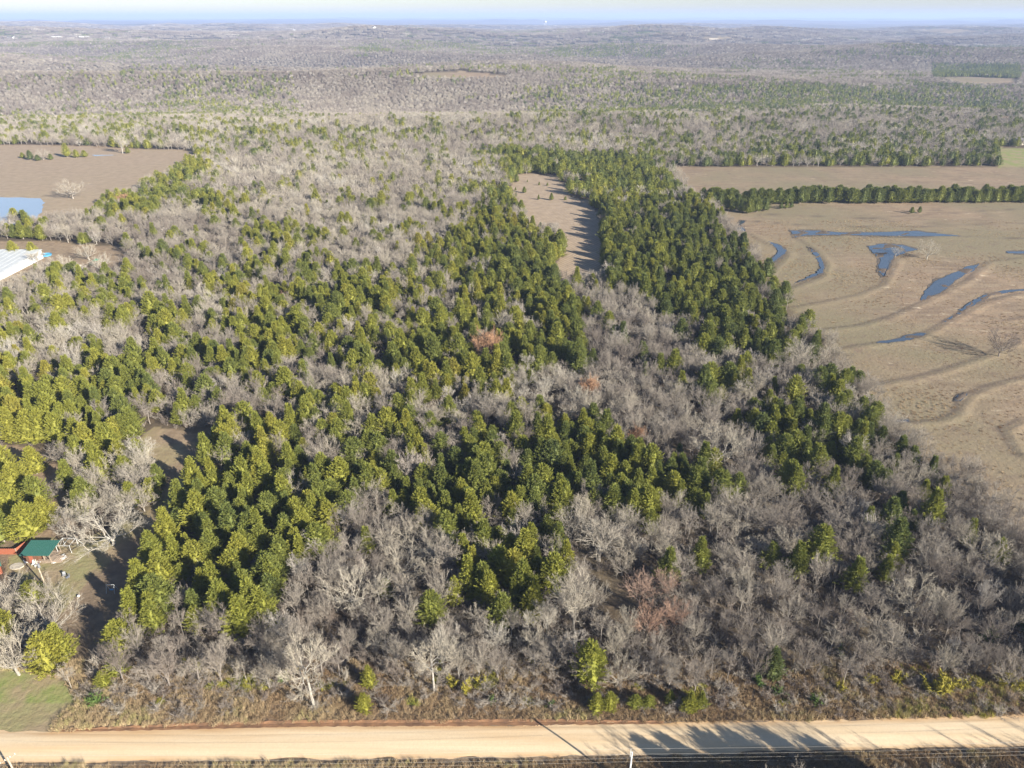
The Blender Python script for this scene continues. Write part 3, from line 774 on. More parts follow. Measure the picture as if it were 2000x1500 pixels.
HERO_B = [  # x, y, h, r, style, tint, label
 (222, 1064, 9.6, 8.4, 'oak', .74, "big spreading bare oak with pale limbs over the dark lawn strip"),
 (38, 1318, 11.5, 5.0, 'oak', .64, "leaning bare tree with thick pale trunk at the corner of the green lawn"),
 (105, 1245, 8.0, 6.6, 'oak', .62, "wide bare tree spreading over the shade above the golden cedar"),
 (18, 1195, 8.0, 4.6, 'oak', .6, "bare grey tree at the left edge below the red shed"),
 (112, 972, 5.5, 3.0, 'oak', .45, "small pinkish bare tree between yard cedars"),
 (128, 912, 6.5, 3.6, 'vase', .38, "pinkish bare tree left of the brown clearing"),
 (285, 905, 7.5, 4.2, 'oak', .78, "pale bare tree leaning over the brown clearing"),
 (235, 968, 6.5, 4.5, 'oak', .45, "dull bare tree squeezed between the cedars behind the big oak"),
 (615, 1382, 15.0, 4.2, 'slim', .70, "tall white trunked tree rising out of the roadside thicket"),
 (848, 1350, 11.5, 3.6, 'slim', .70, "slim white barked tree to the right of the stacked roadside cedars"),
 (800, 948, 9.0, 3.2, 'vase', .87, "left of two white vase shaped trees in the middle of the wood"),
 (830, 948, 8.4, 3.0, 'vase', .87, "right of two white vase shaped trees in the middle of the wood"),
 (692, 1188, 10.0, 6.2, 'oak', .72, "broad pale bare tree right of the big cedar clump"),
 (788, 1130, 8.0, 5.4, 'oak', .66, "rounded grey bare tree left of the tall cedars"),
 (1170, 1095, 9.0, 6.2, 'vase', .6, "wide fan shaped bare tree below the pyramid cedar"),
 (1112, 1060, 8.5, 4.5, 'vase', .58, "fan shaped bare tree touching the cedar strip"),
 (1120, 1235, 13.0, 5.0, 'vase', .64, "feathery tall bare tree beside the small shaded glade"),
 (1245, 1185, 7.5, 3.6, 'vase', .91, "reddish bare tree at the top of the shaded glade"),
 (1262, 1250, 8.0, 3.4, 'vase', .92, "bright rust red bare tree with pale forks in the shaded glade"),
 (1312, 1236, 7.0, 3.2, 'vase', .92, "rust red bare tree to the right in the shaded glade"),
 (1300, 1170, 6.5, 3.0, 'vase', .91, "dim reddish bare tree behind the other red ones"),
 (985, 652, 8.5, 5.4, 'oak', .7, "round pale bare tree ringed by cedars above the rust leaved oak"),
 (1400, 905, 11.0, 8.0, 'oak', .68, "largest pale bare tree left of the pointed dark cedar"),
 (840, 640, 7.5, 4.6, 'oak', .86, "whitish bare tree in a gap among the middle cedars"),
 (1950, 697, 10.0, 5.6, 'oak', .12, "lone bare oak casting a long shadow in the pasture"),
 (1810, 506, 10.0, 5.2, 'oak', .70, "lone faint bare tree in the pasture right of the water pool"),
 (1748, 502, 5.5, 2.6, 'oak', .84, "small whitish dead tree standing in the pasture pool"),
 (143, 388, 12.0, 8.4, 'oak', .6, "large bare tree beside the blue pond in the upper left field"),
 (85, 312, 9.0, 6.0, 'oak', .55, "bare tree among dark bushes in the upper left field"),
 (240, 300, 15.0, 6.0, 'vase', .78, "tall pale bare tree at the right end of the dark pond"),
 (1555, 720, 9.0, 5.0, 'vase', .72, "fan shaped pale bare tree by the pasture edge"),
 (1780, 1205, 9.5, 5.0, 'oak', .7, "forked pale tree in the thicket near the right side"),
 (1930, 1120, 10, 5.0, 'oak', .66, "pale bare tree at the right edge of the thicket"),
 (125, 532, 8.5, 5.0, 'oak', .74, "bare tree in the left yard just right of the white metal building"),
 (200, 535, 9.5, 4.5, 'oak', .76, "bare tree with straight pale trunk in the middle of the upper left yard"),
 (175, 508, 8.5, 4.5, 'oak', .72, "bare tree in the upper left yard below the pale gravel patch"),
 (150, 556, 8.0, 4.2, 'oak', .74, "bare tree at the lower rim of the upper left yard"),
 (60, 562, 8.0, 5.0, 'oak', .66, "bare tree overlapping the near corner of the white metal roof"), (20, 578, 8.5, 5.0, 'oak', .62, "bare tree at the left edge in front of the white metal roof"),
 (95, 548, 8.0, 4.4, 'vase', .68, "bare tree at the right end of the white metal roof"), (75, 520, 7.5, 3.8, 'slim', .7, "thin bare tree poking over the white metal roof"),
 (5, 700, 7.5, 4.0, 'oak', .78, "pale bare tree at the left edge in shade, right above the yellow cedars"),
]
HERO_L = [(953, 704, 11.0, 5.2, "rust brown leafy oak standing among the middle cedars"), (1152, 782, 8.0, 3.2, "small round rust leaved oak left of the pale bare patch"),
 (798, 832, 5, 2.2, "tiny rust orange leaved tree left of centre"), (1246, 872, 6.4, 2.4, "narrow rust leaved tree beside a black shadow"),
 (563, 590, 5.0, 3.0, "small rust pink leaved tree in the upper left cedars"), (1030, 530, 5.0, 3.0, "small rust leaved tree below the stubble clearing"),
 (245, 400, 7.0, 4.5, "orange tinted leafy tree at the corner of the upper left field")]
used = []
def inst(parts, loc, rz, sw, sh, tint, name, label, cat, group=None):
    e = empty(name, loc, rz, (sw, sw, sh)); tag(e, label, cat, group)
    for me in parts: put(me.name.split('.')[0], me, e, tint)
    return e
for x, y, h, r, tint, k, lab in HERO_C:
    X, Yy = g(x, y); rr = (3.0, 2.5, 3.3, 3.0, 2.5, 3.3, 3.0)[k]
    inst(CEDAR[k][:2], (X, Yy, 0), random.uniform(0, 6.28), r / rr, h / 9.3, tint, "cedar_tree", lab, "cedar tree"); used.append((X, Yy, r * .8))
sty = {s: [b for b in BARE if b[0] == s] for s in ('oak', 'vase', 'slim')}
for q, (x, y, h, r, s, tint, lab) in enumerate(HERO_B):
    X, Yy = g(x, y); b = sty[s][q % len(sty[s])]; z = 0
    inst(b[1:3], (X, Yy, z), q * 1.7, r / {'oak': 5.2, 'slim': 2.9, 'vase': 4.3}[s], h / 10, tint, "bare_tree", lab, "bare tree"); used.append((X, Yy, r * .75))
for q, (x, y, h, r, lab) in enumerate(HERO_L):
    X, Yy = g(x, y)
    inst(LEAFY[q % 2], (X, Yy, 0), q * 2.1, r / 4.8, h / 9.5, 1.0, "oak_tree", lab, "oak tree"); used.append((X, Yy, r * .9))
used = np.array(used)

# ------------------------------------------------------------------ the woods
def jgrid(ymin, ymax, sp, margin=.80):
    xs = np.arange(-margin * ymax - 60, margin * ymax + 60, sp); ys = np.arange(ymin, ymax, sp)
    X, Yy = np.meshgrid(xs, ys); X = X + rng.uniform(-.45, .45, X.shape) * sp; Yy = Yy + rng.uniform(-.45, .45, Yy.shape) * sp
    X = X.ravel(); Yy = Yy.ravel()
    m = np.abs(X) < margin * np.hypot(Yy, H * .5) + 25
    return X[m], Yy[m]
def wood(ymin, ymax, sp):
    X, Yy = jgrid(ymin, ymax, sp); Z = hills(X, Yy)
    px, py, d = proj(X, Yy, Z)
    ok = ~open_mask(px, py)
    ok &= ~inpoly(px, py, POND) & ~inpoly(px, py, POND2)
    cx, cyp, _ = proj(X, Yy, Z + 4.5)
    am = 4.2 * F / np.maximum(d, 60)
    cx = cx + am * 1.6 * (vnoise(X, Yy, 13, 301) - .5) * 2; cyp = cyp + am * .8 * (vnoise(X, Yy, 13, 302) - .5) * 2
    share = np.full(X.shape, .22)
    share = np.where(py < 262, .15, share); share = np.where((py < 262) & (cx < 600), .24, share); share = np.where((py < 262) & (py > 170) & (cx > 1000), .28, share); share = np.where((py < 150), share * .55, share)
    share = np.where((py > 262) & (py < 330) & (cx < 1000), .30, share)
    share = np.where(cyp > 960, .07, share); share = np.where((cyp > 960) & (cyp < 1130) & (cx < 1400), .16, share)
    share = np.where((cyp > 480) & (cyp < 900) & (cx > 400) & (cx < 1100), np.maximum(share, .22), share)
    for p, s in CED: share = np.where(inpoly(cx, cyp, p), s, share)
    n1 = vnoise(X, Yy, 17, 71); n2 = vnoise(X, Yy, 60, 72) * .6 + vnoise(X, Yy, 9, 73) * .4
    n3 = .36 * n1 + .44 * rng.random(X.shape) + .20 * n2
    rank = np.clip((n3 - .25) / .5, 0, 1)
    if ymin > 700: rank = np.clip(.34 * vnoise(X, Yy, 260, 81) + .26 * vnoise(X, Yy, 60, 82) + .4 * rng.random(X.shape), 0, 1); rank = np.clip((rank - .2) / .6, 0, 1)
    q_ = np.argsort(np.argsort(rank)) / max(len(rank), 1); rank = q_ if ymin < 700 else .6 * q_ + .4 * rank
    ced = rank < np.minimum(share, .88)
    return X[ok], Yy[ok], Z[ok], px[ok], py[ok], ced[ok], cx[ok], cyp[ok]
cedars, bares = [], []     # X Y Z rot sw sh tint lod px py
for (a, b_, sp, lod) in ((80, 470, 4.3, 0), (470, 1000, 5.6, 1), (1000, 1800, 6.0, 2), (1800, 3400, 8.2, 2), (3400, 9000, 30.0, 3)):
    X, Yy, Z, px_, py_, ced, cx, cyp = wood(a, b_, sp)
    if lod == 0:
        dmin = np.full(X.shape, 9.)
        for ux, uy, ur in used:
            dd = np.hypot(X - ux, Yy - uy) - ur; dmin = np.minimum(dmin, dd)
        k = dmin > 0; X, Yy, Z, px_, py_, ced, cx, cyp = [q[k] for q in (X, Yy, Z, px_, py_, ced, cx, cyp)]
    n = len(X); rot = rng.uniform(0, 6.28, n)
    pat = vnoise(X, Yy, 40, 91); big = sp / 4.3
    sc_ = rng.uniform(.72, 1.22, n) * (1, 1, 1, 1)[lod]
    # cedars
    tint = np.clip(.64 + .5 * (rng.random(n) - .5) + .25 * (pat - .5) - .17 * sstep(800, 1600, cx) - .10 * sstep(300, 900, Yy) - .15 * sstep(900, 2500, Yy), 0, .93)  # tint drops rightwards, putting the less sunlit look into the cedar colour
    s1 = sc_ * np.where(lod < 1, 1.0, 1.0) * (1 if lod < 2 else (1.15 if lod == 2 else 1.0))
    tall = rng.uniform(.85, 1.15, n)
    idxc = rng.integers(0, 7, n) if lod == 0 else (7 + rng.integers(0, 3, n) if lod == 1 else (10 + rng.integers(0, 2, n) if lod == 2 else np.full(n, 12)))
    A = np.stack([X, Yy, Z, rot, s1, s1 * tall * .95, tint, idxc, px_, py_, np.full(n, lod)], 1); keep = rng.random(n) < (np.where(cyp > 760, .93, .74) if lod == 0 else (.8 if lod == 1 else 1)); A[:, 4] *= (1.17, 1.3, 1.15, 1.0)[lod]; A[:, 5] *= (1, .86, .8, .9)[lod]; cedars.append(A[ced & keep])
    # bare trees: slim ones crowd the strip by the road
    tb = np.clip(.50 + .42 * (rng.random(n) - .5) + .35 * (pat - .5) + .05 * sstep(300, 800, Yy), .05, .80)
    tb = tb - .20 * sstep(700, 1500, Yy) - .08 * sstep(1500, 3000, Yy) + .10 * (vnoise(X, Yy, 420, 93) - .5) * sstep(900, 1500, Yy); tb = np.clip(np.where((cyp > 1000) & (cx > 1050), tb - .02, tb), .02, 1); tb = np.where(rng.random(n) < .035, .86, tb)
    st = rng.random(n); slimz = cyp > 1120
    ib = np.where(st < .45, rng.integers(0, 4, n), np.where(st < .8, rng.integers(4, 7, n), rng.integers(7, 11, n)))
    ib = np.where(slimz, np.where(st < .12, rng.integers(0, 4, n), np.where(st < .5, rng.integers(4, 7, n), rng.integers(7, 11, n))), ib)
    sb = rng.uniform(.62, 1.08, n) * np.where(slimz, .80, .80); hb = rng.uniform(.66, 1.0, n) * .85; sb = np.where(slimz, sb * .82, sb)
    if lod == 1: ib = 11 + rng.integers(0, 3, n); sb *= 1.05
    if lod == 2: ib = 14 + rng.integers(0, 3, n); sb = rng.uniform(.72, 1.0, n) * (1 if a < 1500 else 1.3); hb = rng.uniform(.72, .95, n)
    if lod == 3: ib = np.full(n, 17); sb = rng.uniform(.9, 1.2, n); hb = rng.uniform(.8, 1.25, n)
    B = np.stack([X, Yy, Z, rot, sb, hb, tb, ib, px_, py_, np.full(n, lod)], 1); kb = rng.random(n) < (np.clip(.50 + .75 * vnoise(X, Yy, 11, 95), 0, 1) if lod == 0 else 1.1); bares.append(B[~ced & kb])
cedars = np.concatenate(cedars); bares = np.concatenate(bares)
# the cedar row and windbreak that cross the right-hand pasture
row = []
for k in range(150):
    t = k / 149; x = 1385 + t * 900 + random.uniform(-3, 3); y = 396 - 5 * t + random.uniform(-4, 3)
    if 1440 < x < 1452: continue
    X, Yy = g(x, y); row.append([X, Yy, 0, random.uniform(0, 6), random.uniform(1.3, 1.75), random.uniform(.8, 1.2), random.uniform(.3, .55), random.choice([2, 5]), x, y, 1])
for x, y in ((1372, 392), (1380, 402), (1392, 405), (1405, 403), (1418, 409), (1430, 412), (1448, 415), (1462, 417), (1478, 414), (1494, 412), (1525, 408), (1536, 407), (1545, 406), (1410, 398), (1425, 400), (1440, 405), (1470, 408), (1780, 417), (1795, 416)):
    X, Yy = g(x, y); s = .45 if x > 1700 or x > 1520 else .95; row.append([X, Yy, 0, random.uniform(0, 6), s * 1.2, s, random.uniform(.2, .5), 2, x, y, 1])
cedars = np.concatenate([cedars, np.array(row)])
def vis(A): return (A[:, 8] > -10) & (A[:, 8] < 2010) & (A[:, 9] < 1500)
def pick(A, n):
    v = np.where(vis(A))[0]; o = v[np.argsort(np.hypot(A[v, 1], H) / (A[v, 4] + A[v, 5]))][:n]
    m = np.zeros(len(A), bool); m[o] = True; return m
mc = pick(cedars, 300 - len(HERO_C)); mb_ = pick(bares, 300 - len(HERO_B))

PLACES = [(0, 1280, 'green lawn'), (190, 1180, 'dark lawn strip'), (60, 1090, 'green roofed shelter'), (222, 1050, 'big spreading oak'), (330, 870, 'brown clearing'), (240, 1240, 'rounded roadside cedar'),
 (615, 1300, 'tall white trunked tree'), (848, 1310, 'slim white barked tree'), (815, 910, 'two white trees'), (1175, 1385, 'twin roadside bushes'), (1345, 1375, 'upright roadside cedar'), (1265, 1210, 'rust red trees'),
 (1195, 950, 'pyramid cedar'), (1500, 890, 'pointed dark cedar'), (720, 1340, 'stacked roadside cedars'), (1025, 1150, 'steeple cedars'), (1120, 1170, 'feathery tall tree'), (1690, 790, 'pasture edge'), (1900, 950, 'pasture corner'),
 (690, 1130, 'broad pale tree'), (788, 1080, 'rounded grey tree'), (1170, 1040, 'fan shaped tree'), (1400, 880, 'largest pale tree'), (1780, 1180, 'forked pale tree'), (1830, 1330, 'yellow vines'), (1500, 1300, 'roadside weeds')]
seen = set()
def where(x, y):
    n = min(PLACES, key=lambda p: (p[0] - x) ** 2 + (1.4 * (p[1] - y)) ** 2)
    dx, dy = x - n[0], y - n[1]
    side = ('above' if dy < 0 else 'below') if abs(dy) > abs(dx) * .8 else ('right of' if dx > 0 else 'left of')
    return side + ' the ' + n[2]
CT = [(.25, 'dark bluish green'), (.42, 'deep green'), (.58, 'olive green'), (.74, 'fresh green'), (.85, 'yellow green'), (2, 'golden green')]
BT = [(.3, 'brownish'), (.45, 'dull grey brown'), (.58, 'pinkish grey'), (.7, 'light grey'), (.84, 'pale'), (2, 'whitish')]
def word(t, table): return next(wd_ for lim, wd_ in table if t < lim)
ORD = "first second third fourth fifth sixth seventh eighth ninth tenth eleventh twelfth thirteenth fourteenth fifteenth sixteenth seventeenth eighteenth nineteenth twentieth".split()
def nth(k, n): return 'leftmost' if k == 0 else ('rightmost' if k == n - 1 else ORD[k] + ' from left')
def label_all(kind, rows_):
    """look + landmark; where several share both, their order from left to right tells them apart"""
    cells = {}
    for q, A in enumerate(rows_):
        X, Yy, Z, rot, sw, sh, tint, idx, x, y, lod = A
        cx, cyp, _ = proj(X, Yy, Z + 4.5 * sh); cx = float(cx); cyp = float(cyp)
        if kind == 'cedar': size = 'tall' if sh > 1.15 else ('small' if sw < .95 else ('broad' if sw > 1.3 else '')); what = 'cedar'; col = word(tint, CT)
        else: size = 'small' if sw < .6 else ('wide' if sw > .8 else ''); what = {'oak': 'spreading bare tree', 'vase': 'bare tree', 'slim': 'slender bare tree'}[PB[int(idx)][0]]; col = word(tint, BT)
        key = ' '.join((size + ' ' + col + ' ' + what + ' ' + where(cx, cyp)).split())
        cells.setdefault(key, []).append((cx, q))
    out = {}
    for key, L in cells.items():
        L.sort()
        for k, (cx, q) in enumerate(L): out[q] = key if len(L) == 1 else key + ', ' + nth(k, len(L))
    return out
rows_ = cedars[mc]; labs = label_all('cedar', rows_)
for q, A in enumerate(rows_):
    inst(CEDAR[int(A[7]) % 7][:2], tuple(A[:3]), A[3], A[4], A[5], A[6], "cedar_tree", labs[q], "cedar tree", "cedars of the near woodland")
rows_ = bares[mb_]; labs = label_all('bare', rows_)
for q, A in enumerate(rows_):
    inst(BARE[int(A[7]) % 11][1:3], tuple(A[:3]), A[3], A[4], A[5], A[6], "bare_tree", labs[q], "bare tree", "leafless trees of the near woodland")

lodc = []
for s in (0, 1, 2): T, C = make_cedar(240 + s, 1, s); lodc.append(joined_mesh("cedar_mid", [T, C], [M['bark'], M['leaf']]))
for s in (0, 2): T, C = make_cedar(250 + s, 2, s); lodc.append(joined_mesh("cedar_far", [T, C], [M['bark'], M['leaf']]))
T, C = make_patch(260, 'cedar'); lodc.append(joined_mesh("cedar_patch", [C], [M['leaf']]))
cc = proto_collection("cedar_kinds", [c[2] for c in CEDAR] + lodc)
lodb = []
for s, st_ in enumerate(('oak', 'vase', 'oak')): T, C = make_bare(st_, 140 + s, 1); lodb.append(joined_mesh("bare_mid", [T, C], [M['bark'], M['twig']]))
for s in range(3): T, C = make_far_bare(150 + s); lodb.append(joined_mesh("bare_far", [T, C], [M['bark'], M['twig']]))
T, C = make_patch(160, 'bare'); lodb.append(joined_mesh("bare_patch", [C], [M['twig']]))
bc = proto_collection("bare_kinds", [b[3] for b in BARE] + lodb)
def P8(A): return A[:, :8]
scatter("cedar_woodland", cc, P8(cedars[~mc]), "olive and dark green cedars massed through the wood, the far hills and the pasture windbreak", "woodland")
scatter("bare_woodland", bc, P8(bares[~mb_]), "grey leafless trees covering the middle wood and the hills to the horizon", "woodland")

# underbrush and weeds
bu = proto_collection("brush_kinds", [make_bush(400 + k).mesh("brush", M['twig']) for k in range(4)])
X, Yy = jgrid(84, 260, 2.3); px_, py_, _ = proj(X, Yy, 0 * X)
ok = (~open_mask(px_, py_) | (inpoly(px_, py_, OPEN['verge']) & (py_ < 1400) & (rng.random(X.shape) < .6) & (px_ > 165))) & (py_ > 600)
ok &= rng.random(X.shape) < np.where(py_ > 1000, .95, .5)
X, Yy = X[ok], Yy[ok]; n = len(X)
scatter("underbrush", bu, np.stack([X, Yy, 0 * X, rng.uniform(0, 6.28, n), rng.uniform(.7, 1.4, n) * np.where(py_[ok] > 1120, 1.25, 1), rng.uniform(.6, 1.5, n) * np.where(py_[ok] > 1330, .8, np.where(py_[ok] > 1120, 1.5, 1)), rng.uniform(.08, .55, n), rng.integers(0, 4, n)], 1),
        "tangled brown brush filling the ground under the bare trees", "underbrush")
gt = proto_collection("weed_kinds", [make_tuft(420 + k).mesh("weeds", M['weed']) for k in range(4)])
X, Yy = jgrid(66, 104, .62, .95); px_, py_, _ = proj(X, Yy, 0 * X)
en = np.interp(px_, [p[0] for p in EDGE_N], [p[1] for p in EDGE_N]); es = np.interp(px_, [p[0] for p in EDGE_S], [p[1] for p in EDGE_S])
wob = 4 * (vnoise(X, Yy, 3, 15) - .5)
nv = (py_ < en - np.where((px_ > 180) & (px_ < 1250), 7, 1) + wob) & (py_ > 1290) & ~inpoly(px_, py_, OPEN['lawn'])
nv |= (py_ > es + 5 + 6 * vnoise(X, Yy, 5, 16) + wob)
nv &= rng.random(X.shape) < .9
X, Yy, px_, py_ = X[nv], Yy[nv], px_[nv], py_[nv]; n = len(X)
pt = vnoise(X, Yy, 6, 44); tw = np.clip(.15 + .55 * pt + rng.uniform(-.15, .15, n), 0, .72)
tw = np.where((vnoise(X, Yy, 3.5, 45) > .8) & (py_ < 1380), rng.uniform(.8, 1, n), tw)
tw = np.where((px_ > 1750) & (py_ < 1400) & (rng.random(n) < .3), rng.uniform(.75, .9, n), tw)
scatter("tall_weeds", gt, np.stack([X, Yy, 0 * X, rng.uniform(0, 6.28, n), rng.uniform(.7, 1.3, n), rng.uniform(.5, 1.3, n) * (.45 + .9 * pt), tw, rng.integers(0, 4, n)], 1),
        "dry brown weeds and grass on both banks of the dirt road", "weeds")
# shade trees south of the road (below the frame) that throw their shadows across it
SOUTH = ((24, 63, 9.5, 3), (30, 62, 10.5, 3.5), (36, 62.5, 11.5, 3.6), (42, 63, 12, 4), (48, 62, 13, 4.2), (54, 62.5, 13, 4.2), (60, 62, 13.5, 4.3), (66, 62, 13.5, 4.2), (72, 62, 12.5, 4), (79, 62, 10, 3), (87, 62, 10.5, 3.4), (95, 62, 11, 3.4), (103, 62, 10.5, 3.2), (111, 61, 12, 4), (121, 60, 12, 4), (39, 65, 10, 3), (45, 65, 11, 3.2), (51, 65, 11, 3.2), (57, 65, 11.5, 3.4), (63, 65, 11.5, 3.4), (69, 65, 11, 3.2))
for q, (x, y, h, r) in enumerate(SOUTH):
    w_ = ("first", "second", "third", "fourth", "fifth", "sixth", "seventh", "eighth", "ninth", "tenth", "eleventh", "twelfth", "thirteenth", "fourteenth", "fifteenth", "first", "second", "third", "fourth", "fifth", "sixth")[q]
    if q in (3, 4, 5, 6, 7, 8): inst(CEDAR[q % 7][:2], (x, y, 0), q, r / 2.8, h / 9.3, .6, "cedar_tree", "cedar south of the dirt road whose shadow crosses it, %s tree from the west" % w_, "cedar tree")
    else: inst(BARE[q % 7][1:3], (x, y, 0), q, r / 4.5, h / 10, .5, "bare_tree", ("bare tree south of the dirt road whose shadow crosses it, %s from the west" if q < 15 else "%s bare tree from the west in the near row south of the dirt road") % w_, "bare tree")

# ------------------------------------------------------------------ things people built
def utility_pole(loc, h, label, arm=True, can=False, tint=None, rz=0):
    e = empty("utility_pole", loc, rz); tag(e, label, "utility pole")
    MB().tube((0, 0, -.3), (0, 0, h), .17, .12, 10).build("pole", M['pole'], e)
    if arm:
        a = MB(); a.box(-1.1, 1.1, .13, .23, h - .72, h - .62); a.build("crossarm", M['wood'], e)
        for x in (-1.0, -.35, .35, 1.0): MB().tube((x, .19, h - .62), (x, .19, h - .42), .06, .045, 8).build("insulator", M['white'], e)
    if can: MB().tube((.38, 0, h - 2.1), (.38, 0, h - 1.15), .26, .26, 12).build("transformer", M['metal'], e)
    return e
hp = 9.0
P1 = g(1235, 1465, hp); P0 = g(13, 1478, hp)
e = empty("utility_pole", (P1[0], P1[1], 0)); tag(e, "weathered silvery utility pole south of the dirt road, near the bottom centre", "utility pole")
MB().tube((0, 0, -.3), (0, 0, hp - .5), .19, .13, 10).build("pole", M['white'], e)
MB().tube((-.22, 0, hp - 1.6), (-.24, 0, hp + .25), .055, .05, 6).build("bracket", M['white'], e)
utility_pole((P0[0], P0[1], 0), hp, "wooden utility pole with pale crossarm at the bottom left corner", True, False, rz=R(48))
P2 = (P1[0] + (P1[0] - P0[0]) * .95, P1[1] + 2.2)
utility_pole((P2[0], P2[1], 0), hp, "wooden utility pole further east along the dirt road", True)
P_1 = (P0[0] - 85, P0[1] - 3.0); 
for k, (dy_, z) in enumerate(((.1, hp + .2), (-.15, hp - .75), (-.1, hp - 1.75), (-.05, hp - 2.7))):
    mb = MB()
    for a, b in ((P_1, P0), (P0, P1), (P1, P2)):
        pts = [(a[0] + (b[0] - a[0]) * t / 16, a[1] + (b[1] - a[1]) * t / 16 + dy_, z - 1.0 * 4 * (t / 16) * (1 - t / 16) * .6) for t in range(17)]
        mb.path(pts, .010, 4)
    tag(mb.build("power_line", M['wire']), ("topmost thin wire strung between the roadside utility poles", "second thin wire from the top along the roadside poles", "third thin wire from the top along the roadside poles", "lowest thin wire strung between the roadside utility poles")[k], "power line", "wires along the dirt road")
X, Yy = g(90, 1147)
utility_pole((X, Yy, 0), 7.8, "pale wooden utility pole leaning over the yard by the green roofed shelter", True, True, rz=R(-20))

# green roofed shelter
a = g(50, 1100); e = empty("shelter", (a[0], a[1], 0)); tag(e, "wooden shelter with a flat dark green metal roof and side porch in the yard", "shelter")
W_, D_ = 6.0, 3.9
mb = MB(); mb.add([(-.4, -.5, 2.55), (W_ + .3, -.5, 2.55), (W_ + .3, D_ + .4, 3.0), (-.4, D_ + .4, 3.0), (-.4, -.5, 2.63), (W_ + .3, -.5, 2.63), (W_ + .3, D_ + .4, 3.08), (-.4, D_ + .4, 3.08)],
    [(0, 3, 2, 1), (4, 5, 6, 7), (0, 1, 5, 4), (1, 2, 6, 5), (2, 3, 7, 6), (3, 0, 4, 7)])
rf = mb.build("roof", M['green'], e)
mb = MB()
for k in range(14):
    x = -.3 + k * .5; mb.add([(x, -.5, 2.635), (x + .04, -.5, 2.635), (x + .04, D_ + .4, 3.085), (x, D_ + .4, 3.085), (x, -.5, 2.67), (x + .04, -.5, 2.67), (x + .04, D_ + .4, 3.12), (x, D_ + .4, 3.12)],
           [(0, 3, 2, 1), (4, 5, 6, 7), (0, 1, 5, 4), (1, 2, 6, 5), (2, 3, 7, 6), (3, 0, 4, 7)])
mb.build("seam", M['green'], rf)
mb = MB(); mb.box(0, 3.3, 0, .12, 0, 2.5); mb.box(0, .12, .12, D_, 0, 2.6); mb.box(3.18, 3.3, .12, D_, 0, 2.6); mb.box(.12, 3.18, D_ - .12, D_, 0, 2.8); mb.build("wall", M['brown'], e)
mb = MB(); mb.box(1.2, 2.1, -.05, -.003, .05, 2.05); mb.build("door", M['red'], e)
mb = MB(); mb.box(3.3, W_, 0, D_, .25, .38); mb.build("porch_floor", M['wood'], e)
for x, y in ((W_ - .1, 0), (W_ - .1, D_ - .15), (4.6, 0)):
    MB().box(x - .07, x + .07, y, y + .14, 0, 2.58).build("post", M['wood'], e)
mb = MB(); mb.box(3.3, W_ - .2, -.08, -.01, 1.0, 1.1); mb.box(3.3, W_ - .2, -.08, -.01, .45, .53)
for k in range(9): mb.box(3.4 + k * .28, 3.46 + k * .28, -.1, -.08, .4, 1.05)
mb.build("railing", M['wood'], e)
mb = MB()
for k in range(5): mb.box(W_ + .05 + k * .38, W_ + .43 + k * .38, .2, 2.4, 0, .42 - k * .085)
mb.build("steps", M['wood'], e)
# pale slatted boards leaning by the steps
def board_stack(px_, py_, ln, n, label, mat, rz, name="board_stack"):
    X, Yy = g(px_, py_); e = empty(name, (X, Yy, 0), rz); tag(e, label, "boards")
    for k in range(n):
        MB().box(-ln / 2 + random.uniform(-.3, .3), ln / 2 + random.uniform(-.3, .3), k * .26, k * .26 + .17, .05 + .05 * (k % 3), .10 + .05 * (k % 3)).build("board", mat, e)
board_stack(117, 1096, 2.6, 8, "splayed stack of whitish boards on the lawn right of the shelter steps", M['white'], .75)
board_stack(92, 1100, 2.0, 7, "stack of tan boards in front of the shelter porch", M['wood'], .15)
# red fence and red shed at the left
def fence_run(pts, h, label):
    e = empty("fence", (pts[0][0], pts[0][1], 0)); tag(e, label, "fence")
    o = pts[0]
    for (x0, y0), (x1, y1) in zip(pts[:-1], pts[1:]):
        L = math.hypot(x1 - x0, y1 - y0); n = max(2, int(L / .16)); ux, uy = (x1 - x0) / L, (y1 - y0) / L; mb = MB()
        for k in range(n):
            a_ = k * L / n; b2 = a_ + L / n - .012; hh = h + .04 * ((k * 7) % 3 - 1)
            p = [(x0 - o[0] + ux * a_, y0 - o[1] + uy * a_), (x0 - o[0] + ux * b2, y0 - o[1] + uy * b2)]
            t_ = (-uy * .03, ux * .03)
            q = [(p[0][0] - t_[0], p[0][1] - t_[1]), (p[1][0] - t_[0], p[1][1] - t_[1]), (p[1][0] + t_[0], p[1][1] + t_[1]), (p[0][0] + t_[0], p[0][1] + t_[1])]
            mb.add([(a, b, .05) for a, b in q] + [(a, b, hh) for a, b in q], [(0, 3, 2, 1), (4, 5, 6, 7), (0, 1, 5, 4), (1, 2, 6, 5), (2, 3, 7, 6), (3, 0, 4, 7)])
        mb.build("panel", M['red'], e)
        MB().box(x0 - o[0] - .06, x0 - o[0] + .06, y0 - o[1] - .06, y0 - o[1] + .06, 0, h + .1).build("post", M['wood'], e)
fence_run([g(-60, 1083), g(34, 1083), g(53, 1069)], 1.7, "red stained board fence bending behind the shelter at the left edge")
a = g(-30, 1122)
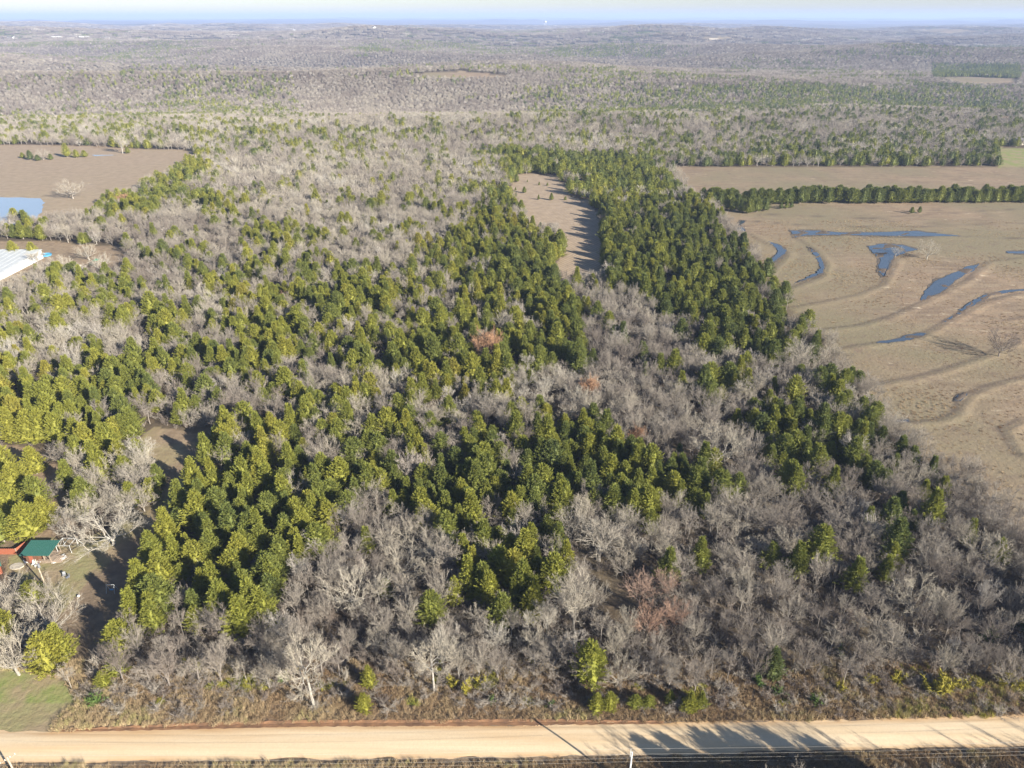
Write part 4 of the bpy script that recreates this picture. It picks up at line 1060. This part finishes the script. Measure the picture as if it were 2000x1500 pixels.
def shed(name, loc, rz, W_, D_, hw, hr, wallm, roofm, label, cat, door=True, win=2, over=.3):
    e = empty(name, loc, rz); tag(e, label, cat)
    x0, x1, y0, y1 = -W_ / 2, W_ / 2, -D_ / 2, D_ / 2
    mb = MB(); mb.add([(x0, y0, 0), (x1, y0, 0), (x1, y1, 0), (x0, y1, 0), (x0, y0, hw), (x1, y0, hw), (x1, y1, hw), (x0, y1, hw), (x0, 0, hr - .05), (x1, 0, hr - .05)],
           [(0, 1, 5, 4), (2, 3, 7, 6), (1, 2, 6, 9, 5), (3, 0, 4, 8, 7)]); mb.build("wall", wallm, e)
    sl = (hr - hw) / (D_ / 2)
    def slab(s):
        ya, yb = (y0 - over) * s * -1 if False else s * (D_ / 2 + over), 0
        za = hw - over * sl + .03
        v = [(x0 - over, ya, za), (x1 + over, ya, za), (x1 + over, yb, hr + .03), (x0 - over, yb, hr + .03)]
        v += [(a, b, c + .09) for a, b, c in v]
        return v, [(0, 3, 2, 1), (4, 5, 6, 7), (0, 1, 5, 4), (1, 2, 6, 5), (2, 3, 7, 6), (3, 0, 4, 7)]
    mb = MB(); mb.add(*slab(-1)); mb.add(*slab(1)); mb.build("roof", roofm, e)
    if door:
        d = MB().box(-.5, .5, y0 - .05, y0 - .004, .02, min(2.1, hw - .2)).build("door", M['brown'], e)
        MB().box(.34, .42, y0 - .09, y0 - .052, .95, 1.05).build("handle", M['metal'], d)
    for k in range(win):
        x = x0 + W_ * (k + .5) / win
        if door and abs(x) < 1.2: x += 1.6
        if x > x1 - .7: continue
        f = MB().box(x - .55, x + .55, y0 - .05, y0 - .004, 1.0, min(2.1, hw - .25)).build("window", M['white'], e)
        MB().box(x - .46, x + .46, y0 - .065, y0 - .052, 1.08, min(2.02, hw - .33)).build("pane", M['glass'], f)
    return e
shed("shed", (a[0], a[1], 0), R(38), 6.5, 4.2, 2.3, 3.4, M['red'], M['green'], "red board shed with dark green roof cut by the left edge of the photo", "shed", True, 1)
# bare pipe frame on the lawn
fx0, fy0 = g(114, 1080); e = empty("pipe_frame", (fx0, fy0, 0)); tag(e, "white pipe frame without cover standing on the lawn right of the shelter", "pipe frame")
Wf, Df, hf = 3.1, 2.7, 2.1; pr = .055
for x in (0, Wf):
    for y in (0, Df): MB().tube((x + (.35 if x else -.35) * 0, y, 0), (x, y, hf), pr, pr, 8).build("leg", M['white'], e)
mb = MB(); mb.tube((0, 0, hf), (Wf, 0, hf), pr); mb.tube((0, Df, hf), (Wf, Df, hf), pr); mb.tube((0, 0, hf), (0, Df, hf), pr); mb.tube((Wf, 0, hf), (Wf, Df, hf), pr); mb.tube((Wf / 2, 0, hf), (Wf / 2, Df, hf), pr * .8)
mb.build("top_rails", M['white'], e)
for s in (-1, 1):
    x = 0 if s < 0 else Wf; MB().tube((x, Df, hf), (x + s * 1.2, Df + .2, .02), pr, pr, 8).build("brace", M['white'], e)
# tripod swing and toys in the shade
X, Yy = g(219, 1155); e = empty("a_frame_swing", (X, Yy, 0)); tag(e, "small white A frame swing with blue seat in the shaded lawn strip", "swing")
for s in (-1, 1):
    for t in (-1, 1): MB().tube((s * .9, t * .7, 0), (s * .8, 0, 1.9), .045, .045, 7).build("leg", M['white'], e)
MB().tube((-.9, 0, 1.9), (.9, 0, 1.9), .05).build("top_bar", M['white'], e)
mb = MB(); mb.box(-.4, .4, -.2, .2, .5, .56); mb.build("seat", M['blue'], e)
for s in (-.35, .35): MB().tube((s, 0, .56), (s, 0, 1.9), .012, .012, 4).build("chain", M['metal'], e)
def lawn_chair(px_, py_, rz, mat, label):
    X, Yy = g(px_, py_); e = empty("lawn_chair", (X, Yy, 0), rz); tag(e, label, "lawn chair")
    MB().box(-.3, .3, -.3, .3, .38, .43).build("seat", mat, e)
    MB().add([(-.3, .26, .44), (.3, .26, .44), (.3, .46, 1.0), (-.3, .46, 1.0), (-.3, .31, .44), (.3, .31, .44), (.3, .51, 1.0), (-.3, .51, 1.0)], [(0, 3, 2, 1), (4, 5, 6, 7), (0, 1, 5, 4), (1, 2, 6, 5), (2, 3, 7, 6), (3, 0, 4, 7)]).build("backrest", mat, e)
    for x in (-.26, .26):
        for y in (-.26, .26): MB().tube((x, y, 0), (x, y, .38), .025).build("leg", mat, e)
lawn_chair(126, 1126, .4, M['metal'], "grey lawn chair in the shade below the pipe frame, left of the other")
lawn_chair(133, 1130, -.5, M['metal'], "grey lawn chair in the shade below the pipe frame, right of the other")
lawn_chair(52, 1101, .8, M['white'], "white lawn chair behind the yard pole, nearest the shelter wall")
lawn_chair(71, 1107, -.8, M['white'], "white lawn chair right beside the yard pole")
lawn_chair(66, 1104, .1, M['white'], "white lawn chair between two others near the yard pole")
def ball(name, px_, py_, r, mat, label, cat, z=0, sq=1):
    X, Yy = g(px_, py_); me = bpy.data.meshes.new(name); import bmesh
    bm = bmesh.new(); bmesh.ops.create_icosphere(bm, subdivisions=2, radius=r)
    random.seed(int(px_ * 7))
    for v in bm.verts: v.co *= random.uniform(.93, 1.05) if sq != 1 else 1; v.co.z *= sq
    bm.to_mesh(me); bm.free(); me.materials.append(mat)
    o = put(name, me); o.location = (X, Yy, z + r * sq * .9); tag(o, label, cat); return o
ball("ball", 154, 1166, .3, M['white'], "small white ball on the dark lawn strip", "ball")
# concrete pad
pad = MB(); pts = [(math.cos(t) * 1.6, math.sin(t) * 1.15) for t in np.linspace(0, 6.28, 15)[:-1]]
n = len(pts); pad.add([(x, y, 0) for x, y in pts] + [(x * .96, y * .96, .14) for x, y in pts], [(k, (k + 1) % n, n + (k + 1) % n, n + k) for k in range(n)] + [tuple(range(n, 2 * n))])
o = pad.build("stone_pad", M['stone']); X, Yy = g(33, 1106); o.location = (X, Yy, 0); tag(o, "pale rounded stone pad on the ground left of the yard pole", "stone pad")
# car half hidden under the golden cedar
def car(loc, rz, paint, label):
    e = empty("parked_car", loc, rz); tag(e, label, "car")
    pr_ = [(-2.2, .35), (-2.25, .75), (-2.0, .95), (-1.35, 1.0), (-.75, 1.42), (.65, 1.45), (1.25, 1.02), (2.1, .88), (2.25, .6), (2.2, .35)]
    n = len(pr_); mb = MB(); mb.add([(x, -.85, z) for x, z in pr_] + [(x, .85, z) for x, z in pr_], [(k, n + k, n + (k + 1) % n, (k + 1) % n) for k in range(n)] + [tuple(range(n)), tuple(range(n, 2 * n))[::-1]])
    mb.build("body", paint, e)
    MB().box(-.6, .55, -.86, -.853, 1.05, 1.36).build("window", M['glass'], e); MB().box(-.6, .55, .853, .86, 1.05, 1.36).build("window", M['glass'], e)
    MB().add([(.72, -.75, 1.435), (.72, .75, 1.435), (1.24, .75, 1.05), (1.24, -.75, 1.05)], [(0, 3, 2, 1)]).build("windscreen", M['glass'], e)
    MB().add([(-.80, -.75, 1.42), (-.80, .75, 1.42), (-1.33, .75, 1.04), (-1.33, -.75, 1.04)], [(0, 1, 2, 3)]).build("rear_window", M['glass'], e)
    for x in (-1.35, 1.4):
        for y in (-.87, .87):
            wl = MB().tube((x, y - .1, .33), (x, y + .1, .33), .33, .33, 14).build("wheel", M['black'], e); MB().tube((x, y - .12, .33), (x, y + .12, .33), .18, .18, 10).build("rim", M['metal'], wl)
    for y in (-.6, .6): MB().box(2.24, 2.28, y - .18, y + .18, .62, .76).build("headlight", M['white'], e)
X, Yy = g(54, 1246); car((X, Yy, 0), .3, M['carblue'], "blue car half hidden beneath the golden cedar at the lower left")
X, Yy = g(74, 1252); car((X, Yy, 0), 1.3, M['white'], "white car half hidden beneath the golden cedar at the lower left")

# upper left farmstead
e = empty("metal_building", (-300, 338, 0)); tag(e, "long building with a bright white metal roof at the left edge", "building")
x0, x1, y0, y1, hw, hr = -40, 60, -21, 15, 2.6, 5.6
mb = MB(); mb.add([(x0, y0, 0), (x1, y0, 0), (x1, y1, 0), (x0, y1, 0), (x0, y0, hw), (x1, y0, hw), (x1, y1, hw + 1.6), (x0, y1, hw + 1.6)], [(0, 1, 5, 4), (1, 2, 6, 5), (2, 3, 7, 6), (3, 0, 4, 7)]); mb.build("wall", M['white'], e)
def slab8(v, t): return v + [(a, b, c + t) for a, b, c in v], [(0, 3, 2, 1), (4, 5, 6, 7), (0, 1, 5, 4), (1, 2, 6, 5), (2, 3, 7, 6), (3, 0, 4, 7)]
mb = MB(); mb.add(*slab8([(x0, y0 - .5, hw + .02), (x1 + .4, y0 - .5, hw + .02), (x1 + .4, y1 + .5, hw + 1.75), (x0, y1 + .5, hw + 1.75)], .14)); rf = mb.build("roof", M['whiteroof'], e)
for k in range(0, 30):
    x = x1 - 1 - k * 3.3; mb = MB(); 
mb = MB()
for k in range(31):
    x = x1 - .5 - k * 3.2; mb.add(*slab8([(x, y0 - .5, hw + .165), (x + .08, y0 - .5, hw + .165), (x + .08, y1 + .5, hw + 1.895), (x, y1 + .5, hw + 1.895)], .07))
mb.build("seam", M['whiteroof'], rf)
d = MB().box(44, 48, y0 - .06, y0 - .004, .02, 3.0).build("door", M['white'], e)
for k in range(4): MB().box(20 + k * 5, 21.6 + k * 5, y0 - .06, y0 - .004, 1.2, 2.4).build("window", M['glass'], e)
X, Yy = g(90, 499); e = empty("wading_pool", (X, Yy, 0)); tag(e, "round blue wading pool behind the white roofed building", "wading pool")
n = 20; mb = MB(); v = []
for r_, z in ((2.6, 0), (2.7, .7), (2.5, .7), (2.45, .45)): v += [(r_ * math.cos(6.2832 * k / n), r_ * math.sin(6.2832 * k / n), z) for k in range(n)]
mb.add(v, [(j * n + k, j * n + (k + 1) % n, (j + 1) * n + (k + 1) % n, (j + 1) * n + k) for j in range(3) for k in range(n)]); mb.build("wall", M['blue'], e)
mb = MB(); mb.add([(2.45 * math.cos(6.2832 * k / n), 2.45 * math.sin(6.2832 * k / n), .46) for k in range(n)], [tuple(range(n))]); mb.build("liner", simple("pool_blue", (.12, .42, .62), .2), e)
X, Yy = g(190, 517); e = empty("playset", (X, Yy, 0), .2); tag(e, "small playset with green slide and pale deck in the upper left yard", "playset")
for x in (-1, 1):
    for y in (-1, 1): MB().box(x - .07, x + .07, y - .07, y + .07, 0, 2.4).build("post", M['wood'], e)
MB().box(-1.2, 1.2, -1.2, 1.2, 1.1, 1.2).build("deck", M['wood'], e)
MB().add(*slab8([(-3.6, -.4, .1), (-3.6, .4, .1), (-1.2, .4, 1.15), (-1.2, -.4, 1.15)], .07)).build("slide", M['slide'], e)
MB().add([(-1.4, -1.4, 2.4), (1.4, -1.4, 2.4), (1.4, 1.4, 2.4), (-1.4, 1.4, 2.4), (0, 0, 3.2)], [(0, 1, 4), (1, 2, 4), (2, 3, 4), (3, 0, 4), (3, 2, 1, 0)]).build("canopy", M['slide'], e)
for k in range(22):
    a_ = random.uniform(0, 6.28); rr = random.random() ** .5
    x = 142 + 16 * rr * math.cos(a_); y = 521 + 6 * rr * math.sin(a_)
    ball("stone", round(x, 1), round(y, 1), random.uniform(.5, 1.1), M['stone'], "pale rough boulder in the rubble heap beside the metal roofed building", "boulder", 0, .7)["group"] = "boulders of the rubble heap"
# young cedars in the stubble clearing
for q, (x, y, h) in enumerate(((1009, 356, 6.5), (1024, 377, 4.5), (1052, 390, 3.5), (1077, 391, 5), (1030, 356, 2), (1053, 362, 2.6), (1069, 363, 2.4), (1007, 372, 2.4), (1104, 391, 2.6), (1008, 384, 3))):
    X, Yy = g(x, y); inst(CEDAR[(q * 2) % 7][:2], (X, Yy, 0), q, h / 9 * 1.15, h / 9.3, .45, "young_cedar", "young cedar in the stubble clearing, " + ("the largest, at its far left corner", "stout one near the left side", "small one in the middle", "tall narrow one right of the middle", "tiny one near the top left", "little one at the top middle", "one at the top right edge of the shadows", "faint low one at the left rim", "one among the long shadows on the right", "spreading one at the left rim bend")[q], "young cedar", "young cedars in the clearing")
# bushes round the dark pond and field pond
for q, (x, y, h, r, tint, lab) in enumerate(((60, 312, 8, 7, .15, "dark round cedar left in the upper field thicket"), (75, 314, 5, 6, .2, "dark low cedar at the foot of the bare tree in the upper field"), (100, 312, 5, 5, .35, "green cedar bush at the right end of the upper field thicket"), (45, 309, 5, 5, .6, "yellowish bush at the left end of the upper field thicket"),
     (132, 307, 12, 8, .72, "tall yellow green cedar left of the dark pond"), (150, 308, 7, 7, .75, "rounded yellow green cedar left of the dark pond"), (166, 307, 6, 7, .7, "low green cedar touching the dark pond"), (163, 283, 9, 6, .7, "green cedar behind the dark pond"), (250, 300, 6, 6, .6, "olive bush at the right end of the dark pond"),
     (32, 435, 9, 8, .8, "pale green leaning tree in front of the blue pond"), (30, 504, 9, 8, .85, "large egg shaped golden cedar behind the white roof, left of a pair"), (68, 504, 8.5, 7, .85, "egg shaped golden cedar behind the white roof, right of a pair"), (188, 428, 8, 5.5, .6, "small cedar at the foot of the upper field"), (262, 430, 9, 8.5, .8, "tall rounded cedar beside the spreading tree under the upper field"), (172, 475, 6, 6, .5, "dark cedar behind the upper left yard"))):
    X, Yy = g(x, y); inst(CEDAR[(2, 5)[q % 2]][:2], (X, Yy, 0), q * 1.3, r / 2 / 3.3, h / 9.3, tint, "cedar_tree", lab, "cedar tree")
# yellow vine bushes by the road at the right
YB = MB(); YB = make_bush(470, True); ym = simple("yellow_leaves", (.34, .30, .035), .8, (.24, .20, .04)); gmn = simple("green_leaves", (.10, .15, .03), .8, (.07, .11, .03))
vb = [make_bush(470 + k, True).mesh("leaves", ym) for k in range(2)] + [make_bush(480 + k, True).mesh("leaves", gmn) for k in range(2)]
sb_ = MB(); sb_.tube((0, 0, -.1), (.05, 0, .8), .05, .03, 5); sm = sb_.mesh("stem", M['bark'])
SHL = ["yellow leaved shrub at the left of the brightest yellow clump", "brightest and largest yellow leaved shrub above the road at the right", "yellow leaved shrub just behind the brightest one", "yellow leaved shrub just right of the brightest one",
 "yellowish shrub well left of the brightest yellow clump", "faint yellow shrub halfway between the small cedar and the yellow clump", "yellow leaved shrub at the right edge above the road", "yellow leaved shrub just left of the right edge one", "small yellow shrub between the bright clump and the right edge", "small yellowish shrub right of the faint yellow one",
 "tiny bright green shrub left of the twin roadside cedar bushes", "tiny bright green shrub in the bank below the slim white tree", "green shrub in the bank right of the upright roadside cedar", "low green shrub nearest the road in the right half", "green shrub above the bank right of the thin roadside cedar",
 "yellow vine shrub right of the slim white barked tree", "second yellow vine shrub right of the slim white barked tree", "low yellow vine shrub closest to the weeds below the slim white tree", "green shrub at the foot of the tall white trunked tree", "green shrub at the bank corner beside the green lawn", "green shrub deeper in the thicket above the small yellow shrub", "green patch of shrub in the thicket near the right edge", "green shrub at the very right edge of the thicket"]
for q, (x, y, s, k) in enumerate(((1815, 1352, 1.5, 0), (1838, 1356, 1.8, 1), (1846, 1345, 1.6, 0), (1870, 1345, 1.2, 1), (1750, 1332, 1.2, 0), (1640, 1348, 1.0, 0), (1980, 1345, 1.5, 1), (1955, 1338, 1.3, 0), (1905, 1342, 1.1, 1), (1700, 1335, 1.0, 1), (1075, 1380, .8, 2), (960, 1372, .8, 2),
     (1520, 1356, 1.0, 2), (1590, 1372, 1.0, 3), (1480, 1335, 1.3, 2), (885, 1340, 1.1, 0), (940, 1335, 1.0, 0), (910, 1352, 1.2, 1), (560, 1330, 1.0, 3), (190, 1375, 1.3, 2), (1640, 1280, 1.2, 2), (1925, 1250, 1.6, 3), (1990, 1230, 1.8, 2))):
    X, Yy = g(x, y); e = empty("shrub", (X, Yy, 0), q, s); tag(e, SHL[q], "shrub", "leafy shrubs along the road bank")
    put("leaves", vb[k], e); put("stem", sm, e)

# distant buildings
def far_house(x, y, W_, D_, h, rz, wm, rm, lab, cat="house"):
    X, Yy, Z = hit(x, y); shed("farmhouse", (X, Yy, Z), rz, W_, D_, h, h * 1.55, wm, rm, lab, cat, True, 4, .5)
far_house(1973, 241, 13, 8, 3, .3, M['white'], M['grey'], "white house in the trees at the right edge above the green field")
far_house(1958, 236, 9, 6, 3, -.2, M['tan'], M['brown'], "small tan house left of the white one above the green field")
far_house(1996, 283, 16, 9, 4, .1, M['tan'], M['grey'], "grey roofed barn at the right edge beside the green field")
far_house(1895, 148, 22, 10, 4, 0, M['white'], M['white'], "white barn in front of the distant pine block")
far_house(1950, 149, 18, 9, 3.5, .3, M['white'], M['grey'], "white house right of the white barn by the pine block")
far_house(1393, 79, 44, 14, 5, .1, M['tan'], M['tan'], "long pale shed by the distant pale clearing")
for q, (x, y, lb) in enumerate(((112, 75, "white farmhouse on the far ridge, second from the left edge"), (140, 74, "grey roofed farmhouse on the far ridge at the upper left"), (165, 75, "white farmhouse right of the grey roofed one on the ridge"), (205, 76, "rightmost farmhouse of the upper left ridge group"),
  (575, 61, "lone white farmhouse on a distant slope left of centre"), (730, 56, "lone farmhouse on a distant slope nearest the centre"), (300, 51, "white farm building in the haze at the upper left"), (22, 76, "farmhouse on the far ridge nearest the left edge"))):
    far_house(x, y, 45, 18, 6, q * .4, M['white'], (M['white'], M['grey'])[q % 2], lb)
X, Yy, Z = hit(1065, 52); e = empty("water_tower", (X, Yy, Z)); tag(e, "white water tower on the hazy horizon right of centre", "water tower")
S = 1.0; mb = MB()
prof_ = [(0, 34), (6, 34.5), (11, 38), (12.5, 43), (11, 48), (6, 51.5), (.2, 53)]; n = 20; v = []
for r_, z in prof_: v += [(max(r_, .1) * math.cos(6.2832 * k / n), max(r_, .1) * math.sin(6.2832 * k / n), z) for k in range(n)]
mb.add(v, [(j * n + k, j * n + (k + 1) % n, (j + 1) * n + (k + 1) % n, (j + 1) * n + k) for j in range(len(prof_) - 1) for k in range(n)]); mb.build("tank", M['white'], e)
for k in range(6):
    a_ = k * math.pi / 3; MB().tube((13 * math.cos(a_), 13 * math.sin(a_), -3), (9.5 * math.cos(a_), 9.5 * math.sin(a_), 37), .9, .7, 8).build("leg", M['white'], e)

# ------------------------------------------------------------------ the hazy air
hz = MB().box(-52000, 52000, -500, 50000, -90, 190).build("haze", None)
m = bpy.data.materials.new("haze"); m.use_nodes = True; t = m.node_tree
t.nodes.remove(t.nodes["Principled BSDF"])
pv = t.nodes.new("ShaderNodeVolumePrincipled"); pv.inputs['Color'].default_value = (.50, .63, .95, 1); pv.inputs['Density'].default_value = 9e-5; pv.inputs['Anisotropy'].default_value = 0.0
t.links.new(pv.outputs[0], t.nodes["Material Output"].inputs['Volume'])
hz.data.materials.clear(); hz.data.materials.append(m); tag(hz, "thin bluish air haze over the distant hills", "haze", kind="stuff")
print("cedars", len(cedars), "bares", len(bares), "ground verts", len(V))

# pasture grass clumps: real tufts over the terraced field
pg = proto_collection("pasture_kinds", [make_tuft(440 + k).mesh("tuft", M['weed']) for k in range(3)])
X, Yy = jgrid(110, 430, 1.75, .86); px_, py_, _ = proj(X, Yy, 0 * X)
m_ = inpoly(px_, py_, OPEN['rightfield'])
for wp in WATER: m_ &= ~inpoly(px_, py_, [(p[0], p[1]) for p in wp])
dn = vnoise(X, Yy, 7, 55) * .6 + vnoise(X, Yy, 28, 56) * .4
m_ &= rng.random(X.shape) < np.clip((dn - .25) * 1.9, .04, .95)
X, Yy, dn = X[m_], Yy[m_], dn[m_]; n = len(X)
scatter("pasture_grass", pg, np.stack([X, Yy, 0 * X - .02, rng.uniform(0, 6.28, n), rng.uniform(.5, 1.5, n), rng.uniform(.18, .5, n), np.clip(.05 + .5 * vnoise(X, Yy, 12, 57) + rng.uniform(-.1, .15, n), 0, .6), rng.integers(0, 3, n)], 1),
        "short brown winter grass tufts over the terraced pasture", "grass")
print("pasture tufts", n)
